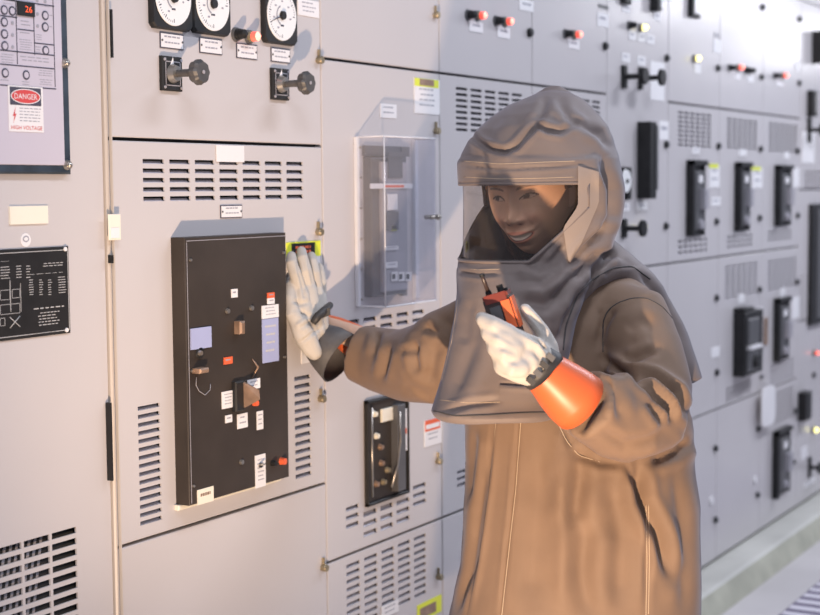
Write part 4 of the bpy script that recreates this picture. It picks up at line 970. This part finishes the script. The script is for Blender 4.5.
px_loft(hm, [(236, 578, 608, 3.10, .06), (247, 570, 622, 3.12, .10), (256, 566, 633, 3.13, .12), (270, 562, 648, 3.15, .13), (285, 562, 660, 3.17, .13), (305, 562, 671, 3.19, .125), (335, 565, 688, 3.2, .115), (362, 580, 698, 3.2, .10), (378, 592, 703, 3.2, .085), (384, 605, 694, 3.2, .06)], HCL, 48)
# collar roll across the shoulder
chain(hm, [(575, 292, 2.97, 12), (590, 277, 2.98, 13), (612, 268, 3.02, 12), (634, 272, 3.08, 10)], HCL, 14)
hme = remesh(hm, .0042, 5)
AX = P(541, 215, 3.03)
PHI0 = math.radians(-55)
zb_w, zt_w, zm_w = P(500, 262, 2.90).z, P(520, 183.5, 2.88).z, P(577, 207, 2.90).z
P1, P2 = math.radians(42), math.radians(84)
def azim(V):
    q_ = V-np.array(AX); return (np.arctan2(q_@np.array(HR), -(q_@np.array(HF)))-PHI0+math.pi) % (2*math.pi)-math.pi
def zlow(ph):
    a = np.abs(ph); return np.where(a < P1, zb_w, zb_w+(zm_w-zb_w)*np.clip((a-P1)/(P2-P1), 0, 1))
wobble(hme, .0022, 26, 14, 9, lambda V: np.where((V[:, 2] > zb_w-.02) & (V[:, 2] < zt_w+.05), .15, 1.0))
V = getv(hme); Nn = getn(hme); ph = azim(V)
b0, b1 = P(520, 183, 2.88).z, P(520, 155, 2.88).z
prof = np.clip((V[:, 2]-b0+.003)/.004, 0, 1)*np.clip((b1-V[:, 2])/.010, 0, 1)*np.clip((math.radians(104)-np.abs(ph))/.08, 0, 1)
V += Nn*(prof*.006)[:, None]; setv(hme, V)
crease(hme, [([(468, 131), (478, 141), (491, 149), (505, 152), (516, 147), (527, 135), (537, 126), (548, 130), (560, 132), (578, 124)], 2.6, .007), ([(548, 96), (540, 115), (528, 133)], 4, .004), ([(556, 96), (585, 112), (604, 138)], 5, .003),
             ([(556, 98), (572, 120), (600, 134), (612, 150)], 4, .005), ([(505, 110), (490, 128), (484, 142)], 6, .003), ([(463, 165), (500, 169), (545, 167), (585, 164)], 1.6, .003), ([(600, 160), (612, 190), (612, 215), (598, 240)], 4, .007), ([(602, 150), (612, 185), (612, 215)], 5, .004),
             ([(570, 266), (584, 250), (597, 238), (608, 228)], 4, .010), ([(578, 280), (586, 262), (600, 250)], 4, .009), ([(592, 282), (594, 268), (606, 256), (618, 252)], 4, .008), ([(553, 300), (566, 286), (580, 270)], 4, .006), ([(530, 272), (552, 262), (566, 246)], 5, .006), ([(510, 280), (540, 282), (562, 268)], 5, .005),
             ([(520, 300), (545, 305), (568, 290)], 6, .006), ([(460, 272), (480, 275), (500, 273)], 2, .003), ([(556, 240), (540, 258), (526, 268)], 3, .004), ([(484, 300), (470, 350), (450, 400)], 8, .007), ([(470, 300), (462, 345)], 5, .005), ([(560, 330), (545, 350), (540, 375)], 6, .006), ([(500, 400), (470, 404), (445, 412)], 3, .004),
             ([(640, 272), (662, 300), (680, 340)], 4, .006), ([(500, 384), (546, 386)], 1.6, .003), ([(560, 345), (566, 318), (580, 292)], 3, .004)], 1.35)
hb = bvh_of(hme)
def rad_hit(phi, z, grow=0.0):
    a = phi+PHI0; d = (HR*math.sin(a)-HF*math.cos(a)); c = Vector((AX.x, AX.y, z)); h = hb.ray_cast(c+d*.5, -d)
    return h[0]+d*grow if h[0] is not None else c+d*(.16+grow)
# cut the window
bmm = bmesh.new(); bmm.from_mesh(hme)
dele = []
for f in bmm.faces:
    c = np.array([tuple(f.calc_center_median())]); p_ = azim(c)[0]
    if abs(p_) < P2 and float(zlow(np.array([p_]))[0])+.001 < c[0, 2] < zt_w-.0005: dele.append(f)
bmesh.ops.delete(bmm, geom=dele, context='FACES')
bmm.to_mesh(hme); bmm.free()
hood = finish(hme, 'hood', HCL, person, 'grey arc flash hood with bib and shoulder cape', solid=.0025)
# visor sheet
q = MB(); NU, NV = 72, 18; vs = []
for i in range(NU+1):
    p_ = -P2+2*P2*i/NU; zl = float(zlow(np.array([p_]))[0])
    for j in range(NV+1):
        z = zl-.002+(zt_w+.004-zl)*j/NV; vs.append(rad_hit(p_, z, -.003))
# smooth the sheet so that it is an even curve
Vv = np.array([tuple(v) for v in vs]).reshape(NU+1, NV+1, 3)
rr = np.hypot(Vv[..., 0]-AX.x, Vv[..., 1]-AX.y); rm = rr.mean(axis=1, keepdims=True); k_ = np.ones(9)/9
rm = np.convolve(np.pad(rm[:, 0], 4, mode='edge'), k_, mode='valid')[:, None]
sc = (rr*.35+rm*.65)/rr
Vv[..., 0] = AX.x+(Vv[..., 0]-AX.x)*sc; Vv[..., 1] = AX.y+(Vv[..., 1]-AX.y)*sc
q.add([tuple(v) for v in Vv.reshape(-1, 3)], [(i*(NV+1)+j, (i+1)*(NV+1)+j, (i+1)*(NV+1)+j+1, i*(NV+1)+j+1) for i in range(NU) for j in range(NV)], VISOR, True)
q.build('visor', hood, 'curved tinted clear visor')
q = MB(); lowc = []; topc = []
for i in range(91):
    p_ = -P2+2*P2*i/90; lowc.append(rad_hit(p_, float(zlow(np.array([p_]))[0]), .0005)); topc.append(rad_hit(p_, zt_w, .0005))
q.tube(lowc, .0036, HCL, 8); q.tube(topc, .0034, HCL, 8); q.tube([lowc[0], topc[0]], .0036, HCL, 8); q.tube([lowc[-1], topc[-1]], .0036, HCL, 8)
q.tube([p_+Vector((0, 0, .0035)) for p_ in lowc], .0014, SEAM, 6)
q.build('window_border', hood, 'dark bound edge of the visor window')
cloth_patch('side_strip', hood, hb, [(578, 166), (578, 206), (563, 228), (568, 260)], [(599, 172), (599, 203), (582, 242), (570, 263)], PATCH, .002, 16, 'pale fastening strip beside the visor', .002)
cloth_patch('chest_strip', hood, hb, [(500, 385), (499, 401)], [(545, 387), (545, 403)], HCL, .002, 8, 'stitched rectangular patch on the bib', .002)
q = MB(); seam(q, hb, [(563, 350), (566, 325), (577, 296), (590, 281), (612, 268), (632, 266), (650, 279)], .0018, SEAM); seam(q, hb, [(434, 411), (455, 416), (490, 415), (520, 413), (548, 412)], .0014, SEAM, .0005); q.build('piping', hood, 'dark piping along the bib edge')
q = MB()
for pl in ([(464, 161), (500, 164), (545, 162), (575, 161)], [(464, 177), (500, 179), (545, 178), (574, 177)], [(461, 268), (480, 270), (500, 269)], [(440, 400), (470, 403), (500, 402)], [(458, 300), (452, 340), (442, 380)]): seam(q, hb, pl, .0007, THREAD)
q.build('stitching', hood)

# ---- gloves
def wdep(px, py, d):
    r = ray(px, py); t = (-d-CAM.y)/r.y; return t*FPX
def wp(px, py, d): return P(px, py, wdep(px, py, d))
g = MB()
def gch(L, scale=1.0): capsule(g, [(wp(x, y, d), r*scale) for x, y, d, r in L], LEATH, 12)
gch([(301, 294, .040, .0155), (295, 273, .036, .0145), (291.5, 263, .028, .0135), (291.5, 256, .020, .0115)])
gch([(310, 290, .044, .0155), (305.5, 270, .044, .0145), (302.5, 258, .034, .0135), (301.5, 251, .022, .0115)])
gch([(317, 292, .040, .0150), (314.5, 272, .042, .0135), (312.5, 262, .032, .0125), (311.5, 256, .021, .011)])
gch([(321, 298, .034, .0135), (321.5, 281, .033, .012), (320.5, 273, .026, .0115), (319.5, 267, .018, .010)])
gch([(300, 330, .055, .018), (292.5, 314, .045, .0165), (290, 298, .032, .0145), (290.5, 285, .022, .0125)])
for L in ([(301, 294, .044, .017), (305, 315, .055, .020), (312, 335, .065, .020)], [(310, 290, .048, .017), (312, 310, .058, .020), (317, 330, .068, .020)], [(317, 292, .044, .016), (319, 310, .056, .018), (321, 326, .066, .018)],
          [(321, 298, .038, .014), (322, 312, .052, .015), (322, 325, .066, .016)], [(295, 316, .05, .017), (301, 335, .06, .019), (309, 350, .068, .016)], [(300, 325, .06, .02), (308, 340, .068, .022), (314, 352, .075, .019)]): gch(L)
gme = remesh(g, .0026, 3)
crease(gme, [([(297, 262), (303, 286), (305, 300)], 1.6, .004), ([(308, 258), (314, 286)], 1.4, .003), ([(293, 300), (300, 304), (310, 302)], 2, .003), ([(300, 312), (312, 318)], 2, .003), ([(298, 330), (310, 322), (318, 318)], 2, .0035), ([(300, 343), (312, 334), (322, 326)], 1.5, .003)])
finish(gme, 'work_glove', LEATH, person, 'cream leather glove flat against the cabinet').name = 'work_glove'
g1 = [o for o in person.children if o.name.startswith('work_glove')][0]
q = MB(); A_, B_ = wp(319, 311, .068), wp(329, 309, .085)
q.tube([wp(313, 323, .085), wp(318, 316, .092), wp(324, 311, .09), wp(330, 305, .07)], [.008, .010, .010, .008], STRAP, 10)
q.obox(wp(325, 313, .092), HR*.012+UP*.004, UP*.009, HF*.006, STRAP); q.build('wrist_strap', g1, 'black wrist strap')
def cuff(name, L, m, par, lab, n=36, wob=0.0, th=.003):
    pts = [P(x, y, d) for x, y, d, r in L]; R_ = [r*pmr(d) for x, y, d, r in L]
    q = MB(); q.tube(pts, R_, m, n); q.f = q.f[:-2]; q.mi = q.mi[:-2]; q.sm = q.sm[:-2]
    k = len(pts)*n
    q.tube(pts, [r_-th for r_ in R_], m, n); q.f = q.f[:-2]; q.mi = q.mi[:-2]; q.sm = q.sm[:-2]
    e = (len(pts)-1)*n; q.add([], [], m)
    for i in range(n): q.f.append([e+i, e+(i+1) % n, k+e+(i+1) % n, k+e+i]); q.mi.append(0); q.sm.append(False)
    return q.build(name, par, lab)
cuff('gauntlet', [(311, 335, 3.52, 12), (316, 339, 3.50, 18), (327, 347, 3.48, 24), (342, 358, 3.465, 29)], LEATHD, g1, 'dark grey leather gauntlet cuff')
cuff('rubber_cuff', [(322, 322, 3.54, 9), (335, 329, 3.53, 13), (350, 338, 3.515, 16), (362, 346, 3.50, 18)], RUB, g1, 'orange rubber glove cuff')

g = MB()
def ch(L): capsule(g, [(P(x, y, d), r) for x, y, d, r in L], LEATH, 14)
# back of the hand
for L in ([(548, 366, 2.70, .027), (530, 352, 2.675, .030), (508, 338, 2.66, .024)], [(544, 372, 2.70, .027), (524, 360, 2.665, .031), (503, 352, 2.65, .024)], [(540, 376, 2.70, .024), (520, 368, 2.67, .028), (505, 365, 2.655, .022)]): ch(L)
# four fingers: out over the back of the radio, bent round it, tips coming back
for (x, y, dd_) in ((479.5, 318, 0), (484.5, 332, -.006), (490.5, 347, -.008), (498.5, 362, -.004)):
    bx_, by_ = (x+30, y+16) if x < 490 else (x+22, y+6)
    ch([(bx_, by_, 2.645+dd_, .0175), (x+13, y+7, 2.634+dd_, .0165), (x+4, y+2, 2.645+dd_, .0140), (x+2, y, 2.672+dd_, .0120), (x+10, y+1, 2.70+dd_, .0115), (x+24, y+5, 2.705+dd_, .0105)])
ch([(492, 322, 2.645, .012), (510, 336, 2.642, .016), (536, 347, 2.665, .018)])
for (x, y) in ((483, 326), (488.5, 341), (495, 356)):      # leather webs between the fingers
    ch([(x+24, y+12, 2.640, .018), (x+12, y+6, 2.634, .0155), (x+4, y+2, 2.648, .0125)])
# thumb along the other side
ch([(550, 360, 2.71, .020), (550, 346, 2.705, .0155), (543, 332, 2.70, .0135), (533, 319, 2.695, .0125), (525, 309, 2.69, .011)])
gme = remesh(g, .0026, 20)
crease(gme, [([(484, 327), (500, 336), (516, 344)], 2.2, .0012), ([(490, 341), (504, 349), (518, 354)], 2.2, .0011), ([(497, 356), (508, 361), (520, 364)], 2.2, .0011), ([(526, 334), (540, 342), (548, 352)], 1.6, .004), ([(533, 350), (541, 360), (540, 372)], 2.5, .002), ([(528, 312), (536, 320), (546, 334)], 1.5, .002)])
g2 = finish(gme, 'work_glove', LEATH, person, 'cream leather glove gripping the radio')
cuff('wrist_strap', [(533, 362, 2.69, 22.5), (536, 365, 2.695, 23.5), (544, 371, 2.70, 24), (547, 374, 2.70, 23)], STRAP, g2, 'ribbed black elastic wrist strap', th=.006)
q = MB()
for i in range(4): q.obox(P(531+i*6.5, 381-i*8.0, 2.648+.003*i), HR*.0028+UP*.0045, HR*.006-UP*.005, HF*.004, DGREY if i % 2 else STRAP)
q.build('strap_buckle', g2, 'dark ridged buckle')
cuff('rubber_cuff', [(543, 371, 2.70, 22.5), (550, 377, 2.705, 24.5), (560, 386, 2.715, 28), (570, 395, 2.725, 30.5), (580, 403, 2.735, 31.5)], RUB, g2, 'wide orange rubber glove cuff')
q = MB(); q.tube([P(568, 345, 2.80), P(585, 356, 2.77), P(602, 373, 2.76)], [.03, .028, .024], HCL, 20)

# ---- radio
RD = thing('two_way_radio', 'dark handheld radio with orange side and stubby antenna in the raised glove', 'radio', P(505, 330, 2.67))
ru = (UP*.95-HR*.30).normalized(); rs = (HR*.92+UP*.25-HF*.28).normalized(); rs = (rs-ru*rs.dot(ru)).normalized(); rf = ru.cross(rs).normalized()
if rf.dot(HF) > 0: rf = -rf
RB = mat('radio_body', (.045, .03, .028), .35, var=.1); RTOP = mat('radio_top_red', (.16, .03, .022), .35); 
c = P(505, 321, 2.678)
q = MB(); q.obox(c, rs*.0245, ru*.045, rf*.015, RB); q.build('body', RD)
t_ = c+ru*.045
MB().obox(t_+ru*.003, rs*.0235, ru*.004, rf*.0145, RTOP).obox(t_+ru*.001+rf*.015, rs*.020, ru*.008, rf*.002, RTOP).build('top_panel', RD, 'dark red top panel')
MB().obox(c+rs*.0155+rf*.0165+ru*.012, rs*.008, ru*.026, rf*.002, RUB).obox(c+rs*.0255+ru*.012, rs*.0015, ru*.028, rf*.013, RUB).build('side_panel', RD, 'orange side panel')
MB().obox(c+rf*.0158-rs*.006+ru*.018, rs*.010, ru*.013, rf*.001, DGREY).build('screen', RD)
q = MB(); kb = t_+rs*.010+ru*.006; q.cone(kb, kb+ru*.014, .0065, .006, BLACK, 16); q.build('knob', RD)
q = MB(); kb = t_+rs*.019+ru*.006; q.cone(kb, kb+ru*.006, .004, .0035, BLACK, 12); q.build('knob', RD)
a0 = t_-rs*.013+ru*.005; a1 = P(481.5, 274, 2.665)
q = MB(); q.cone(a0, a0.lerp(a1, .22), .0062, .0055, BLACK, 14); q.tube([a0.lerp(a1, .2), a0.lerp(a1, .8), a0.lerp(a1, .93)], [.0042, .0036, .0036], RB, 10); q.cone(a0.lerp(a1, .9), a1, .0050, .0046, BLACK, 12); q.build('antenna', RD, 'stubby dark antenna')

# ================================================================== lights
def area(name, loc, tgt, sx, sy, e, col, spread=math.pi):
    l = bpy.data.lights.new(name, 'AREA'); l.shape = 'RECTANGLE'; l.size = sx; l.size_y = sy; l.energy = e; l.color = col; l.spread = spread
    o = bpy.data.objects.new(name, l); COL.objects.link(o); o.location = loc
    o.rotation_euler = (Vector(tgt)-Vector(loc)).to_track_quat('-Z', 'Y').to_euler(); return o
for i, x in enumerate((1.0, 3.6, 6.2, 8.8)):
    area('ceiling_tube', (x, -1.5, 3.3), (x, -1.5, 0), 1.3, .25, 35 if x < 5 else 62, (.86, .89, 1.0))
area('far_ceiling_panel', (12, -1.45, 2.76), (6.9, 0, 2.3), .8, .4, 6, (.95, .95, 1.0))
area('far_ceiling_panel', (12, -2.35, 3.13), (5.6, 0, 2.3), 1.3, .16, 8, (.95, .95, 1.0))
k = bpy.data.lights.new('work_lamp', 'SPOT'); k.energy = 390; k.color = (1, .70, .46); k.spot_size = math.radians(74); k.spot_blend = 1; k.shadow_soft_size = .035
ko = bpy.data.objects.new('work_lamp', k); COL.objects.link(ko); ko.location = CAM+HF*1.15+HR*.03; ko.location.z = .16
ko.rotation_euler = (P(545, 290, 2.9)-ko.location).to_track_quat('-Z', 'Y').to_euler()
area('front_fill', (.2, -3.0, 2.6), (3.2, 0, 1.3), 1.6, 1.0, 16, (.92, .94, 1.0))
w = bpy.data.worlds.new('world'); scn.world = w; w.use_nodes = True
w.node_tree.nodes['Background'].inputs[0].default_value = (.74, .78, 1.0, 1); w.node_tree.nodes['Background'].inputs[1].default_value = .30
scn.view_settings.view_transform = 'Standard'; scn.view_settings.look = 'None'; scn.view_settings.gamma = 1; scn.view_settings.exposure = 0; scn.view_settings.use_curve_mapping = False
